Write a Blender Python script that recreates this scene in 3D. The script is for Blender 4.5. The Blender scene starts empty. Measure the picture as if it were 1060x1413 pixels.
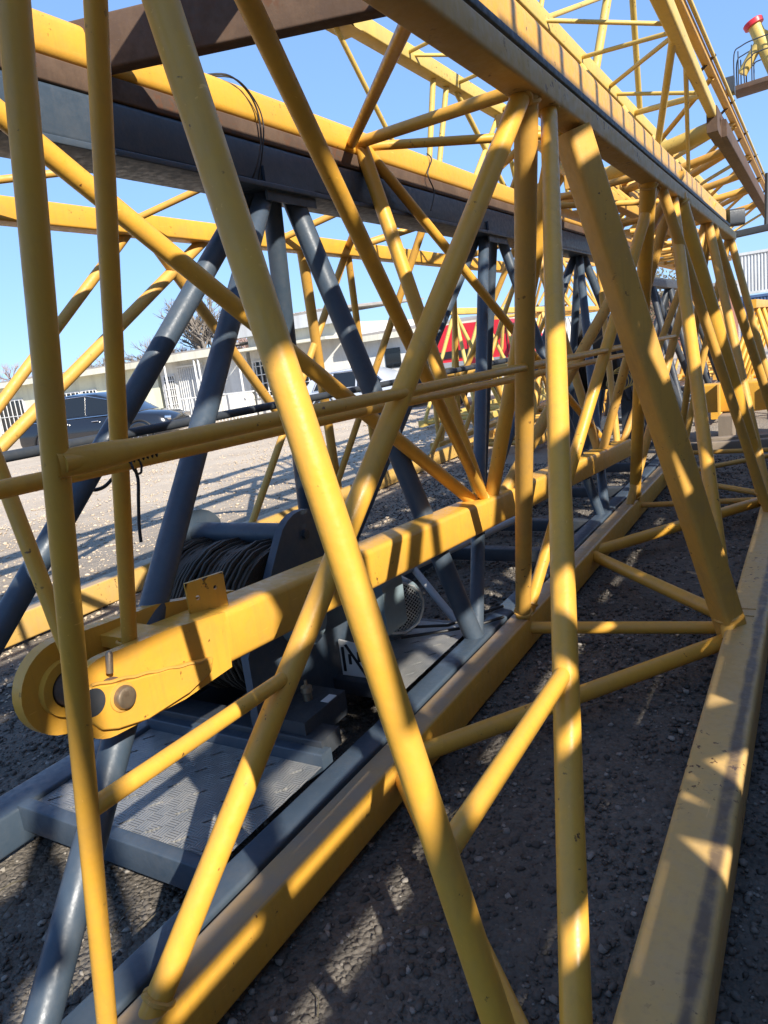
import bpy, bmesh, math, random
import numpy as np
from mathutils import Vector, Matrix
R_ = math.radians
random.seed(7); rng = np.random.default_rng(7)
SC = bpy.context.scene
COL = SC.collection

# ------------------------------------------------------------------ camera
cam_d = bpy.data.cameras.new("camera"); cam = bpy.data.objects.new("camera", cam_d); COL.objects.link(cam)
cam_d.sensor_fit = 'VERTICAL'; cam_d.sensor_height = 36.0; cam_d.lens = 36.0 * 1000.0 / 1413.0
cam_d.clip_start = 0.03; cam_d.clip_end = 3000
cx_ = Vector((0.857532, 0.499440, -0.123284)); cy_ = -Vector((0.000307, -0.240147, -0.970736)); cz_ = -Vector((-0.514431, 0.832400, -0.206087))
cam.matrix_world = Matrix(((cx_.x, cy_.x, cz_.x, 0), (cx_.y, cy_.y, cz_.y, 0), (cx_.z, cy_.z, cz_.z, 1.55), (0, 0, 0, 1)))
SC.camera = cam

# ------------------------------------------------------------------ sky + sun
SUN = Vector((0.70, -0.42, 0.53)).normalized()
el = math.asin(SUN.z); az = math.atan2(SUN.x, SUN.y)
w = bpy.data.worlds.new("World"); SC.world = w; w.use_nodes = True
nt = w.node_tree; bg = nt.nodes['Background']
sky = nt.nodes.new('ShaderNodeTexSky'); sky.sky_type = 'NISHITA'; sky.sun_disc = False
sky.sun_elevation = el; sky.sun_rotation = az; sky.altitude = 50; sky.air_density = 1.0; sky.dust_density = 0.1; sky.ozone_density = 2.2
gm_ = nt.nodes.new('ShaderNodeGamma'); gm_.inputs[1].default_value = .42; nt.links.new(sky.outputs[0], gm_.inputs[0])
ml_ = nt.nodes.new('ShaderNodeMix'); ml_.data_type = 'RGBA'; ml_.blend_type = 'MULTIPLY'; ml_.inputs[0].default_value = 1.0
nt.links.new(gm_.outputs[0], ml_.inputs[6]); ml_.inputs[7].default_value = (1.28, 1.90, 2.95, 1)
nt.links.new(ml_.outputs[2], bg.inputs[0]); bg.inputs[1].default_value = 0.10
sl = bpy.data.lights.new("sun", 'SUN'); so = bpy.data.objects.new("sun", sl); COL.objects.link(so)
sl.energy = 4.6; sl.angle = R_(0.53); sl.color = (1.0, 0.93, 0.82)
so.rotation_euler = SUN.to_track_quat('Z', 'Y').to_euler(); so.location = (6, -4, 12)
SC.view_settings.view_transform = 'Standard'; SC.view_settings.look = 'None'
SC.view_settings.exposure = 0.98; SC.view_settings.gamma = 1.0; SC.view_settings.use_curve_mapping = False
SC.cycles.max_bounces = 8; SC.cycles.diffuse_bounces = 4; SC.cycles.use_denoising = True

# ------------------------------------------------------------------ materials
def node(nt, t, **kw):
    n = nt.nodes.new(t)
    for k, v in kw.items():
        if k in n.inputs.keys() if hasattr(n.inputs, 'keys') else False: n.inputs[k].default_value = v
        else: setattr(n, k, v)
    return n
def ramp(nt, fac, stops):
    r = nt.nodes.new('ShaderNodeValToRGB'); e = r.color_ramp.elements
    e[0].position, e[0].color = stops[0][0], (*stops[0][1], 1); e[1].position, e[1].color = stops[-1][0], (*stops[-1][1], 1)
    for p, c in stops[1:-1]:
        k = e.new(p); k.color = (*c, 1)
    nt.links.new(fac, r.inputs[0]); return r.outputs[0]
def noise(nt, scale, detail=4, rough=.6, vec=None, dist=0):
    n = nt.nodes.new('ShaderNodeTexNoise'); n.inputs['Scale'].default_value = scale
    n.inputs['Detail'].default_value = detail; n.inputs['Roughness'].default_value = rough; n.inputs['Distortion'].default_value = dist
    if vec is not None: nt.links.new(vec, n.inputs['Vector'])
    return n.outputs[0]
def mix(nt, fac, a, b, mode='MIX'):
    m = nt.nodes.new('ShaderNodeMix'); m.data_type = 'RGBA'; m.blend_type = mode
    for s, v in ((0, fac), (6, a), (7, b)):
        if hasattr(v, 'links') or hasattr(v, 'is_linked'): nt.links.new(v, m.inputs[s])
        elif isinstance(v, (int, float)): m.inputs[s].default_value = v
        else: m.inputs[s].default_value = (*v, 1)
    return m.outputs[2]
def bump(nt, h, strength=.3, dist=.01):
    b = nt.nodes.new('ShaderNodeBump'); b.inputs['Strength'].default_value = strength; b.inputs['Distance'].default_value = dist
    nt.links.new(h, b.inputs['Height']); return b.outputs[0]
def base(name, col=None, rough=.5, metal=0.0, spec=.5):
    m = bpy.data.materials.new(name); m.use_nodes = True; b = m.node_tree.nodes['Principled BSDF']
    if col is not None: b.inputs['Base Color'].default_value = (*col, 1)
    b.inputs['Roughness'].default_value = rough; b.inputs['Metallic'].default_value = metal
    b.inputs['Specular IOR Level'].default_value = spec
    return m, m.node_tree, b
def pos(nt):
    return nt.nodes.new('ShaderNodeNewGeometry').outputs['Position']
def mth(nt, op, a, b=None, clamp=False):
    m = nt.nodes.new('ShaderNodeMath'); m.operation = op; m.use_clamp = clamp
    for i, v in enumerate((a, b)):
        if v is None: continue
        if isinstance(v, (int, float)): m.inputs[i].default_value = v
        else: nt.links.new(v, m.inputs[i])
    return m.outputs[0]

def paint(name, col, dirt=(.22, .16, .10), amount=.5, rough=.38, rust=.62, spec=.45, stretch=True):
    m, t, b = base(name, None, rough, 0, spec)
    p = pos(t)
    a = noise(t, 2.3, 5, .6, p); a2 = noise(t, 38, 3, .6, p); a3 = noise(t, 90, 2, .5, p)
    c = mix(t, ramp(t, a, [(.35, (0, 0, 0)), (.7, (1, 1, 1))]), col, tuple(v * .86 for v in col))
    f = mth(t, 'MULTIPLY', ramp(t, noise(t, 6, 6, .72, p), [(.45, (0, 0, 0)), (.75, (1, 1, 1))]), amount)
    c = mix(t, f, c, tuple(.55 * x + .45 * y for x, y in zip(col, dirt)))
    mp_ = t.nodes.new('ShaderNodeMapping'); mp_.inputs['Scale'].default_value = (42, 42, 1.6); t.links.new(p, mp_.inputs[0])
    st_ = mth(t, 'MULTIPLY', ramp(t, noise(t, 1.0, 4, .65, mp_.outputs[0]), [(.52, (0, 0, 0)), (.78, (1, 1, 1))]), amount * .55)
    c = mix(t, st_, c, tuple(.45 * x + .35 * y for x, y in zip(col, dirt)))
    mp2 = t.nodes.new('ShaderNodeMapping'); mp2.inputs['Rotation'].default_value = (.5, .8, .3); mp2.inputs['Scale'].default_value = (210, 9, 150); t.links.new(p, mp2.inputs[0])
    sc_ = mth(t, 'MULTIPLY', ramp(t, noise(t, 1.0, 2, .5, mp2.outputs[0]), [(.70, (0, 0, 0)), (.74, (1, 1, 1))]), ramp(t, noise(t, 4.3, 3, .6, p), [(.5, (0, 0, 0)), (.62, (.7, .7, .7))]))
    c = mix(t, sc_, c, tuple(min(.9, v * 1.25 + .06) for v in col))
    r = ramp(t, noise(t, 34, 5, .62, p), [(rust, (0, 0, 0)), (rust + .03, (1, 1, 1))])
    r2 = mth(t, 'MULTIPLY', r, ramp(t, noise(t, 3.1, 2, .5, p), [(.48, (0, 0, 0)), (.6, (1, 1, 1))]))
    c = mix(t, r2, c, (.10, .045, .022))
    t.links.new(c, b.inputs['Base Color'])
    rr = ramp(t, a2, [(.3, (rough - .1,) * 3), (.7, (rough + .16,) * 3)])
    t.links.new(rr, b.inputs['Roughness'])
    t.links.new(bump(t, mth(t, 'ADD', a3, mth(t, 'MULTIPLY', a, 3.0)), .12, .004), b.inputs['Normal'])
    return m
M = {}
M['yellow'] = paint('yellow_paint', (.71, .372, .046), amount=.62, rust=.655)
M['yellow_worn'] = paint('worn_yellow_paint', (.62, .335, .06), amount=.75, rust=.645, rough=.5)
M['ochre'] = paint('dusty_ochre_paint', (.54, .33, .085), dirt=(.36, .27, .17), amount=.85, rust=.61, rough=.52)
M['pale_yellow'] = paint('faded_yellow_paint', (.62, .44, .11), dirt=(.3, .25, .15), amount=.7, rust=.62, rough=.5)
M['grey'] = paint('blue_grey_paint', (.046, .068, .096), dirt=(.16, .15, .14), amount=.5, rough=.42, rust=.70)
M['dark_grey'] = paint('dark_grey_paint', (.035, .042, .052), dirt=(.12, .11, .1), amount=.5, rough=.5, rust=.70)
M['rust'] = paint('rusty_steel', (.085, .052, .034), dirt=(.20, .125, .075), amount=.9, rough=.75, rust=.5)
M['pipe_grey'] = paint('light_grey_paint', (.45, .46, .46), dirt=(.25, .22, .18), amount=.6, rough=.45, rust=.66)
M['motor'] = paint('blue_grey_motor_enamel', (.20, .265, .295), dirt=(.2, .19, .17), amount=.3, rough=.4, rust=.72)
M['red'] = paint('red_paint', (.62, .02, .035), amount=.15, rough=.4, rust=.8)
M['orange'] = paint('orange_red_container_paint', (.5, .09, .035), amount=.4, rough=.55)
M['blue'] = paint('blue_container_paint', (.05, .10, .22), amount=.4, rough=.55)
M['black'] = base('black_rubber', (.012, .012, .013), .55)[0]
M['rope'] = None
M['steel'] = paint('bare_worn_steel', (.34, .27, .19), dirt=(.14, .09, .06), amount=.9, rough=.42, rust=.55)
M['steel'].node_tree.nodes['Principled BSDF'].inputs['Metallic'].default_value = .75
M['white'] = paint('white_plastic', (.72, .72, .70), dirt=(.4, .38, .33), amount=.3, rough=.5, rust=.9)
M['glass'] = base('dark_glass', (.012, .015, .018), .06, 0, .6)[0]
M['car'] = base('black_car_paint', (.010, .012, .017), .16, 0, .6)[0]
M['car'].node_tree.nodes['Principled BSDF'].inputs['Coat Weight'].default_value = .6
M['chrome'] = base('chrome_trim', (.75, .75, .75), .15, 1.0)[0]
M['tyre'] = base('tyre_rubber', (.015, .015, .016), .8)[0]
M['rim'] = base('alloy_rim', (.45, .46, .48), .3, .9)[0]
M['silver'] = base('silver_car_paint', (.55, .58, .62), .25, .3)[0]

def wall_mat(name, col, stain):
    m, t, b = base(name, None, .85)
    p = pos(t); mp = t.nodes.new('ShaderNodeMapping'); mp.inputs['Scale'].default_value = (1, 1, .12); t.links.new(p, mp.inputs[0])
    c = mix(t, ramp(t, noise(t, 1.6, 6, .7, mp.outputs[0]), [(.42, (0, 0, 0)), (.75, (1, 1, 1))]), col, stain)
    c = mix(t, ramp(t, noise(t, 7, 4, .6, p), [(.5, (0, 0, 0)), (.8, (.5, .5, .5))]), c, tuple(v * .8 for v in col))
    t.links.new(c, b.inputs['Base Color']); t.links.new(bump(t, noise(t, 30, 4, .6, p), .2, .01), b.inputs['Normal'])
    return m
M['wall_white'] = wall_mat('white_plaster', (.72, .71, .66), (.48, .46, .40))
M['wall_cream'] = wall_mat('cream_plaster', (.66, .66, .50), (.46, .46, .36))
M['eave'] = wall_mat('pale_concrete_fascia', (.66, .64, .52), (.42, .40, .32))
M['roof'] = wall_mat('weathered_roof_sheet', (.34, .31, .28), (.20, .19, .18))
M['brick'] = wall_mat('red_brown_brickwork', (.26, .11, .07), (.17, .08, .06))
M['bark'] = wall_mat('grey_bark', (.24, .205, .17), (.15, .13, .11))
M['twig'] = base('reddish_twigs', (.34, .23, .19), .9)[0]
M['scrub'] = base('dry_brown_leaves', (.11, .095, .06), .9)[0]
M['timber'] = wall_mat('weathered_timber', (.24, .19, .14), (.12, .10, .08))
M['corr'] = wall_mat('pale_corrugated_sheet', (.52, .54, .55), (.36, .36, .36))

def rope_mat():
    m, t, b = base('greasy_wire_rope', None, .5, .35)
    p = pos(t); wv = t.nodes.new('ShaderNodeTexWave'); wv.bands_direction = 'DIAGONAL'
    wv.inputs['Scale'].default_value = 70; wv.inputs['Distortion'].default_value = 2.5; wv.inputs['Detail'].default_value = 2; t.links.new(p, wv.inputs['Vector'])
    c = mix(t, noise(t, 9, 4, .6, p), (.012, .011, .010), (.075, .062, .045)); t.links.new(c, b.inputs['Base Color'])
    t.links.new(bump(t, wv.outputs[0], .5, .004), b.inputs['Normal']); return m
M['rope'] = rope_mat()

def tread_mat():
    m, t, b = base('checker_plate', None, .42, .25)
    p = pos(t); s = t.nodes.new('ShaderNodeSeparateXYZ'); t.links.new(p, s.inputs[0])
    # bars of five ribs in alternating directions: a basket weave relief
    k = 1 / .042
    u = mth(t, 'MULTIPLY', s.outputs[0], k); v = mth(t, 'MULTIPLY', s.outputs[1], k)
    chk = mth(t, 'MODULO', mth(t, 'ADD', mth(t, 'ADD', mth(t, 'FLOOR', u), mth(t, 'FLOOR', v)), 400), 2)
    f1 = mth(t, 'SINE', mth(t, 'MULTIPLY', u, 6.2832 * 4)); f2 = mth(t, 'SINE', mth(t, 'MULTIPLY', v, 6.2832 * 4))
    mx = t.nodes.new('ShaderNodeMix'); t.links.new(chk, mx.inputs[0]); t.links.new(f1, mx.inputs[2]); t.links.new(f2, mx.inputs[3])
    h = mth(t, 'MAXIMUM', mx.outputs[0], 0.0)
    c = mix(t, ramp(t, noise(t, 8, 6, .7, p), [(.35, (0, 0, 0)), (.75, (1, 1, 1))]), (.20, .21, .215), (.36, .345, .32))
    t.links.new(c, b.inputs['Base Color']); t.links.new(bump(t, h, .9, .004), b.inputs['Normal'])
    return m
M['tread'] = tread_mat()

def mesh_grille():
    m, t, b = base('fan_grille_wire', (.55, .56, .56), .4, .6); return m
M['grille'] = mesh_grille()

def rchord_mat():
    # dusty tan paint with a long dark band running along the chord
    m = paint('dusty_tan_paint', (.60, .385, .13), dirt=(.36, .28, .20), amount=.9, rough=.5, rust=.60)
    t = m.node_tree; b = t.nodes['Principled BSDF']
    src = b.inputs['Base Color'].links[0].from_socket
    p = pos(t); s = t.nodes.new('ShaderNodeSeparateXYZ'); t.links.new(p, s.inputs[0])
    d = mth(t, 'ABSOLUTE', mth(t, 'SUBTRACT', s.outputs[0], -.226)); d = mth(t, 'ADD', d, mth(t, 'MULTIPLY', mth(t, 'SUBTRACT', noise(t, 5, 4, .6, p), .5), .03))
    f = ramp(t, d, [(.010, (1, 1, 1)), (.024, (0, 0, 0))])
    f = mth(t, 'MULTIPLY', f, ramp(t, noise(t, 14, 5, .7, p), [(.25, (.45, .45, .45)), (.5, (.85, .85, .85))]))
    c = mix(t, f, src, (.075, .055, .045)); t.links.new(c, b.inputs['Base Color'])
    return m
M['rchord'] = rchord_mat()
def dusty(name, src_name):
    m = M[src_name].copy(); m.name = name; t = m.node_tree; b = t.nodes['Principled BSDF']
    src = b.inputs['Base Color'].links[0].from_socket
    g = t.nodes.new('ShaderNodeNewGeometry'); s = t.nodes.new('ShaderNodeSeparateXYZ'); t.links.new(g.outputs['True Normal'], s.inputs[0])
    f = mth(t, 'MULTIPLY', ramp(t, s.outputs[2], [(.55, (0, 0, 0)), (.85, (1, 1, 1))]), ramp(t, noise(t, 7, 5, .65, g.outputs['Position']), [(.25, (.55, .55, .55)), (.65, (.95, .95, .95))]))
    t.links.new(mix(t, f, src, (.30, .235, .165)), b.inputs['Base Color']); return m
M['yellow_dusty'] = dusty('yellow_paint_with_settled_dust', 'yellow')
M['grey_dusty'] = dusty('blue_grey_paint_with_settled_dust', 'grey')
M['ochre_dusty'] = dusty('ochre_paint_with_settled_dust', 'ochre')

def ground_mat():
    m, t, b = base('gravel_and_sand', None, .95, 0, .25)
    p = pos(t); s = t.nodes.new('ShaderNodeSeparateXYZ'); t.links.new(p, s.inputs[0])
    far = mth(t, 'ADD', mth(t, 'MULTIPLY', s.outputs[0], -.32), mth(t, 'MULTIPLY', s.outputs[1], .22))
    far = mth(t, 'ADD', far, mth(t, 'MULTIPLY', noise(t, .45, 4, .6, p), 1.2))
    sand = ramp(t, mth(t, 'MULTIPLY', mth(t, 'SUBTRACT', far, 2.3), .35, True), [(0, (0, 0, 0)), (1, (1, 1, 1))])
    v = t.nodes.new('ShaderNodeTexVoronoi'); v.inputs['Scale'].default_value = 55; t.links.new(p, v.inputs['Vector'])
    v2 = t.nodes.new('ShaderNodeTexVoronoi'); v2.inputs['Scale'].default_value = 19; t.links.new(p, v2.inputs['Vector'])
    g = mix(t, noise(t, 160, 5, .7, p), (.050, .045, .040), (.19, .168, .14))
    g = mix(t, ramp(t, v.outputs['Color'], [(.2, (0, 0, 0)), (.9, (1, 1, 1))]), g, (.17, .15, .125))
    g = mix(t, ramp(t, noise(t, 2.2, 5, .65, p), [(.4, (0, 0, 0)), (.7, (.8, .8, .8))]), g, (.10, .088, .074))
    sd = mix(t, noise(t, 9, 7, .75, p), (.52, .42, .31), (.66, .57, .45))
    sd = mix(t, ramp(t, noise(t, .8, 6, .7, p), [(.4, (0, 0, 0)), (.62, (.75, .75, .75))]), sd, (.44, .355, .265))
    sd = mix(t, ramp(t, noise(t, 210, 2, .6, p), [(.35, (.5, .5, .5)), (.5, (0, 0, 0))]), sd, (.30, .24, .18))
    sd = mix(t, ramp(t, noise(t, 60, 3, .7, p), [(.58, (0, 0, 0)), (.7, (.7, .7, .7))]), sd, (.36, .29, .22))
    g = mix(t, ramp(t, noise(t, 3.3, 6, .75, p), [(.56, (0, 0, 0)), (.7, (.55, .55, .55))]), g, (.035, .030, .026))
    c = mix(t, sand, g, sd); t.links.new(c, b.inputs['Base Color'])
    h = mth(t, 'ADD', mth(t, 'MULTIPLY', v.outputs['Distance'], -.6), mth(t, 'ADD', mth(t, 'MULTIPLY', v2.outputs['Distance'], -.25), mth(t, 'MULTIPLY', noise(t, 5, 6, .7, p), 2.0)))
    t.links.new(bump(t, h, .8, .02), b.inputs['Normal']); return m
M['ground'] = ground_mat()
def stone_mat():
    m, t, b = base('gravel_stone', None, .9, 0, .3)
    g = t.nodes.new('ShaderNodeNewGeometry')
    c = ramp(t, g.outputs['Random Per Island'], [(0, (.035, .031, .028)), (.45, (.10, .088, .076)), (.8, (.22, .195, .165)), (1, (.50, .46, .40))])
    c = mix(t, noise(t, 90, 4, .7, g.outputs['Position']), c, (.10, .088, .075)); t.links.new(c, b.inputs['Base Color'])
    t.links.new(bump(t, noise(t, 220, 3, .6, g.outputs['Position']), .4, .003), b.inputs['Normal']); return m
M['stone'] = stone_mat()
M['pebble'] = M['stone'].copy(); M['pebble'].name = 'pale_pebble'
for n_ in M['pebble'].node_tree.nodes:
    if n_.type == 'VALTORGB':
        for e_, c_ in zip(n_.color_ramp.elements, ((.34, .275, .2), (.45, .365, .27), (.52, .43, .33), (.58, .49, .385))): e_.color = (*c_, 1)
    if n_.type == 'MIX': n_.inputs[7].default_value = (.46, .37, .27, 1)

# ------------------------------------------------------------------ mesh helpers
class MB:
    def __init__(s): s.v = []; s.f = []
    def add(s, vs, fs):
        o = len(s.v); s.v.extend([tuple(x) for x in vs]); s.f.extend([tuple(i + o for i in f) for f in fs]); return s
    def build(s, name, mat, parent=None, smooth=True, ang=40):
        me = bpy.data.meshes.new(name); me.from_pydata(s.v, [], s.f); me.update()
        if smooth:
            me.shade_smooth(); me.set_sharp_from_angle(angle=R_(ang))
        ob = bpy.data.objects.new(name, me); COL.objects.link(ob)
        me.materials.append(M[mat] if isinstance(mat, str) else mat)
        if parent is not None:
            ob.parent = parent; ob.matrix_parent_inverse = Matrix.Translation(-parent.location)
        return ob
    # primitives
    def prism(s, p0, p1, poly, up=(0, 0, 1)):
        p0 = Vector(p0); p1 = Vector(p1); d = (p1 - p0).normalized(); up = Vector(up)
        x = d.cross(up)
        if x.length < 1e-4: x = d.cross(Vector((0, 1, 0)))
        x.normalize(); u = x.cross(d).normalized(); n = len(poly)
        vs = [p0 + x * a + u * b for a, b in poly] + [p1 + x * a + u * b for a, b in poly]
        fs = [(i, (i + 1) % n, n + (i + 1) % n, n + i) for i in range(n)] + [tuple(range(n))[::-1], tuple(range(n, 2 * n))]
        return s.add(vs, fs)
    def tube(s, p0, p1, r, seg=20, r1=None):
        p0 = Vector(p0); p1 = Vector(p1); d = (p1 - p0).normalized()
        x = d.orthogonal().normalized(); u = d.cross(x); r1 = r if r1 is None else r1
        vs = []
        for p, rr in ((p0, r), (p1, r1)):
            for k in range(seg):
                a = 2 * math.pi * k / seg; vs.append(p + (x * math.cos(a) + u * math.sin(a)) * rr)
        fs = [(k, (k + 1) % seg, seg + (k + 1) % seg, seg + k) for k in range(seg)] + [tuple(range(seg))[::-1], tuple(range(seg, 2 * seg))]
        return s.add(vs, fs)
    def path(s, pts, r, seg=8):
        pts = [Vector(p) for p in pts]; n = len(pts); vs = []; x = None
        for i, p in enumerate(pts):
            d = (pts[min(i + 1, n - 1)] - pts[max(i - 1, 0)]).normalized()
            if x is None: x = d.orthogonal().normalized()
            else: x = (x - d * x.dot(d)).normalized()
            u = d.cross(x)
            for k in range(seg):
                a = 2 * math.pi * k / seg; vs.append(p + (x * math.cos(a) + u * math.sin(a)) * r)
        fs = [(i * seg + k, i * seg + (k + 1) % seg, (i + 1) * seg + (k + 1) % seg, (i + 1) * seg + k) for i in range(n - 1) for k in range(seg)]
        fs += [tuple(range(seg))[::-1], tuple(range((n - 1) * seg, n * seg))]
        return s.add(vs, fs)
    def box(s, a, b):
        (x0, y0, z0), (x1, y1, z1) = a, b
        vs = [(x0, y0, z0), (x1, y0, z0), (x1, y1, z0), (x0, y1, z0), (x0, y0, z1), (x1, y0, z1), (x1, y1, z1), (x0, y1, z1)]
        return s.add(vs, [(0, 3, 2, 1), (4, 5, 6, 7), (0, 1, 5, 4), (1, 2, 6, 5), (2, 3, 7, 6), (3, 0, 4, 7)])
    def lathe(s, p0, axis, prof, seg=28):
        p0 = Vector(p0); d = Vector(axis).normalized(); x = d.orthogonal().normalized(); u = d.cross(x); n = len(prof); vs = []
        for h, r in prof:
            for k in range(seg):
                a = 2 * math.pi * k / seg; vs.append(p0 + d * h + (x * math.cos(a) + u * math.sin(a)) * r)
        fs = [(i * seg + k, i * seg + (k + 1) % seg, (i + 1) * seg + (k + 1) % seg, (i + 1) * seg + k) for i in range(n - 1) for k in range(seg)]
        fs += [tuple(range(seg))[::-1], tuple(range((n - 1) * seg, n * seg))]
        return s.add(vs, fs)
def rrect(w, h, b, n=3):
    pts = []
    for cx, cy, a0 in ((w / 2 - b, h / 2 - b, 0), (-w / 2 + b, h / 2 - b, 90), (-w / 2 + b, -h / 2 + b, 180), (w / 2 - b, -h / 2 + b, 270)):
        for k in range(n + 1):
            a = R_(a0 + 90 * k / n); pts.append((cx + b * math.cos(a), cy + b * math.sin(a)))
    return pts
def box_chord(name, p0, p1, w, h, mat, parent, bev=.018):
    return MB().prism(p0, p1, rrect(w, h, bev)).build(name, mat, parent)
def thing(name, label, cat, loc=(0, 0, 0), group=None):
    o = bpy.data.objects.new(name, None); COL.objects.link(o); o.location = loc; o.empty_display_size = .1
    o['label'] = label; o['category'] = cat
    if group: o['group'] = group
    return o
def tag(o, label, cat, group=None):
    o['label'] = label; o['category'] = cat
    if group: o['group'] = group
    return o
def ring_bead(mb, c, axis, r, rr=.006, seg=22, jag=.15):
    # rough weld bead round a tube
    axis = Vector(axis).normalized(); x = axis.orthogonal().normalized(); u = axis.cross(x); pts = []
    for k in range(seg + 1):
        a = 2 * math.pi * k / seg; q = r * (1 + random.uniform(-.02, .03)); pts.append(Vector(c) + (x * math.cos(a) + u * math.sin(a)) * q + axis * random.uniform(-jag, jag) * rr)
    mb.path(pts, rr, 6)
def strut(parent, row, mat, name='strut', seg=20):
    x0, y0, z0, x1, y1, z1, r, kind = row
    mb = MB()
    if kind == 's': mb.prism((x0, y0, z0), (x1, y1, z1), rrect(2 * r, 2 * r, r * .42, 4))
    else: mb.tube((x0, y0, z0), (x1, y1, z1), r, seg)
    return mb.build(name, mat, parent)
def struct(o, kind='structure'):
    o['kind'] = kind; return o

TUBES = {
'near': [
 (-0.77, 0.649, 2.315, -1.295, 0.709, 0.13, 0.02, 'r'),
 (-0.77, 0.767, 2.315, -0.275, 0.754, 0.125, 0.023, 'r'),
 (-0.77, 2.384, 2.315, -1.295, 0.782, 0.13, 0.031, 'r'),
 (-0.77, 2.604, 2.315, -0.275, 0.684, 0.125, 0.027, 'r'),
 (-0.77, 2.385, 2.315, -1.29, 3.287, 0.15, 0.038, 'r'),
 (-0.77, 2.864, 2.268, -0.335, 3.378, 0.16, 0.055, 's'),
 (-0.77, 4.508, 2.315, -1.29, 3.323, 0.15, 0.031, 'r'),
 (-0.77, 4.304, 2.315, -1.29, 5.969, 0.15, 0.043, 'r'),
 (-0.77, 5.02, 2.315, -0.335, 3.293, 0.16, 0.034, 'r'),
 (-0.77, 5.209, 2.315, -0.335, 5.981, 0.16, 0.057, 'r'),
 (-1.128, 0.69, 0.824, -1.13, 1.284, 0.815, 0.018, 'r'),
 (-0.444, 0.759, 0.874, -0.446, 1.346, 0.88, 0.018, 'r'),
 (-1.295, 1.998, 0.13, -0.275, 3.462, 0.125, 0.035, 'r'),
 (-1.295, 3.285, 0.13, -0.275, 3.523, 0.125, 0.03, 'r'),
 (-1.295, 4.589, 0.13, -0.275, 3.524, 0.125, 0.036, 'r'),
 (-1.295, 4.621, 0.13, -0.275, 6.279, 0.125, 0.039, 'r'),
 (-1.295, 1.957, 0.13, -0.275, 0.873, 0.125, 0.026, 'r')],
'foot': [
 (-0.86, 0.884, 2.51, -1.5, 1.116, 0.856, 0.019, 'r'),
 (-0.86, 0.916, 2.51, -1.5, 3.48, 0.707, 0.024, 'r'),
 (-0.86, 3.145, 2.51, -1.5, 3.488, 0.706, 0.037, 'r'),
 (-1.91, 0.988, 2.565, -1.5, 3.42, 0.711, 0.032, 'r'),
 (-1.91, 3.307, 2.565, -1.5, 3.443, 0.709, 0.036, 'r'),
 (-1.91, 3.335, 2.565, -1.5, 6.221, 0.533, 0.027, 'r'),
 (-1.91, 0.982, 2.565, -1.5, 0.976, 0.865, 0.019, 'r'),
 (-1.91, 3.223, 2.565, -0.86, 1.959, 2.51, 0.024, 'r'),
 (-1.95, 3.3, 2.58, -0.86, 3.028, 2.51, 0.027, 'r'),
 (-1.95, 3.36, 2.58, -0.86, 4.044, 2.51, 0.022, 'r')],
'grey': [
 (-2.0, 2.663, 2.37, -1.41, 0.567, 0.14, 0.04, 'r'),
 (-2.0, 2.756, 2.37, -1.41, 2.983, 0.14, 0.047, 'r'),
 (-2.0, 2.613, 2.37, -2.45, 0.64, 0.14, 0.042, 'r'),
 (-2.0, 2.655, 2.37, -2.45, 3.113, 0.14, 0.042, 'r'),
 (-2.0, 5.034, 2.37, -1.41, 2.955, 0.14, 0.036, 'r'),
 (-2.0, 4.988, 2.37, -2.45, 3.115, 0.14, 0.037, 'r'),
 (-2.0, 5.275, 2.37, -1.41, 5.401, 0.14, 0.037, 'r')],
'back': [
 (-3.87, 3.596, 2.6, -4.6, 1.209, 0.12, 0.034, 'r'),
 (-3.87, 4.317, 2.6, -4.6, 0.985, 0.12, 0.041, 'r'),
 (-3.87, 3.671, 2.6, -4.6, 6.523, 0.12, 0.042, 'r'),
 (-3.87, 5.459, 2.6, -4.6, 6.536, 0.12, 0.049, 'r'),
 (-3.87, 1.989, 2.6, -2.9, 3.935, 2.9, 0.02, 'r'),
 (-3.87, 3.52, 2.6, -2.9, 4.031, 2.9, 0.021, 'r'),
 (-3.87, 5.093, 2.6, -2.9, 5.568, 2.9, 0.027, 'r')],
'upper': [
 (-1.8, 5.935, 3.85, -0.93, 6.411, 3.691, 0.016, 'r'),
 (-1.8, 6.966, 3.85, -0.93, 6.551, 3.683, 0.018, 'r'),
 (-1.8, 8.045, 3.85, -0.93, 6.592, 3.681, 0.019, 'r'),
 (-1.8, 8.228, 3.85, -0.93, 8.09, 3.596, 0.018, 'r'),
 (-1.8, 9.16, 3.85, -0.93, 8.143, 3.593, 0.03, 'r'),
 (-1.8, 7.591, 3.85, -1.5, 7.905, 5.4, 0.04, 'r'),
 (-1.8, 9.723, 3.85, -1.5, 7.882, 5.4, 0.032, 'r'),
 (-1.55, 8.771, 2.95, -0.93, 6.497, 3.687, 0.031, 'r'),
 (-1.55, 11.573, 2.95, -0.93, 7.015, 3.657, 0.021, 'r'),
 (-3.0, 4.928, 4.02, -3.15, 6.641, 2.75, 0.02, 'r'),
 (-1.8, 5.976, 3.85, -1.5, 6.281, 5.4, 0.019, 'r'),
 (-1.8, 5.953, 3.85, -1.5, 9.922, 5.4, 0.021, 'r'),
 (-3.0, 6.659, 4.02, -3.15, 6.504, 2.75, 0.027, 'r'),
 (-3.0, 6.946, 4.02, -3.15, 6.661, 2.75, 0.027, 'r'),
 (-3.0, 7.039, 4.02, -3.15, 9.543, 2.75, 0.027, 'r'),
 (-3.0, 6.109, 4.02, -1.8, 5.477, 3.85, 0.015, 'r'),
 (-3.0, 6.135, 4.02, -1.8, 6.844, 3.85, 0.015, 'r'),
 (-3.0, 7.123, 4.02, -1.8, 6.418, 3.85, 0.017, 'r')]}

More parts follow.
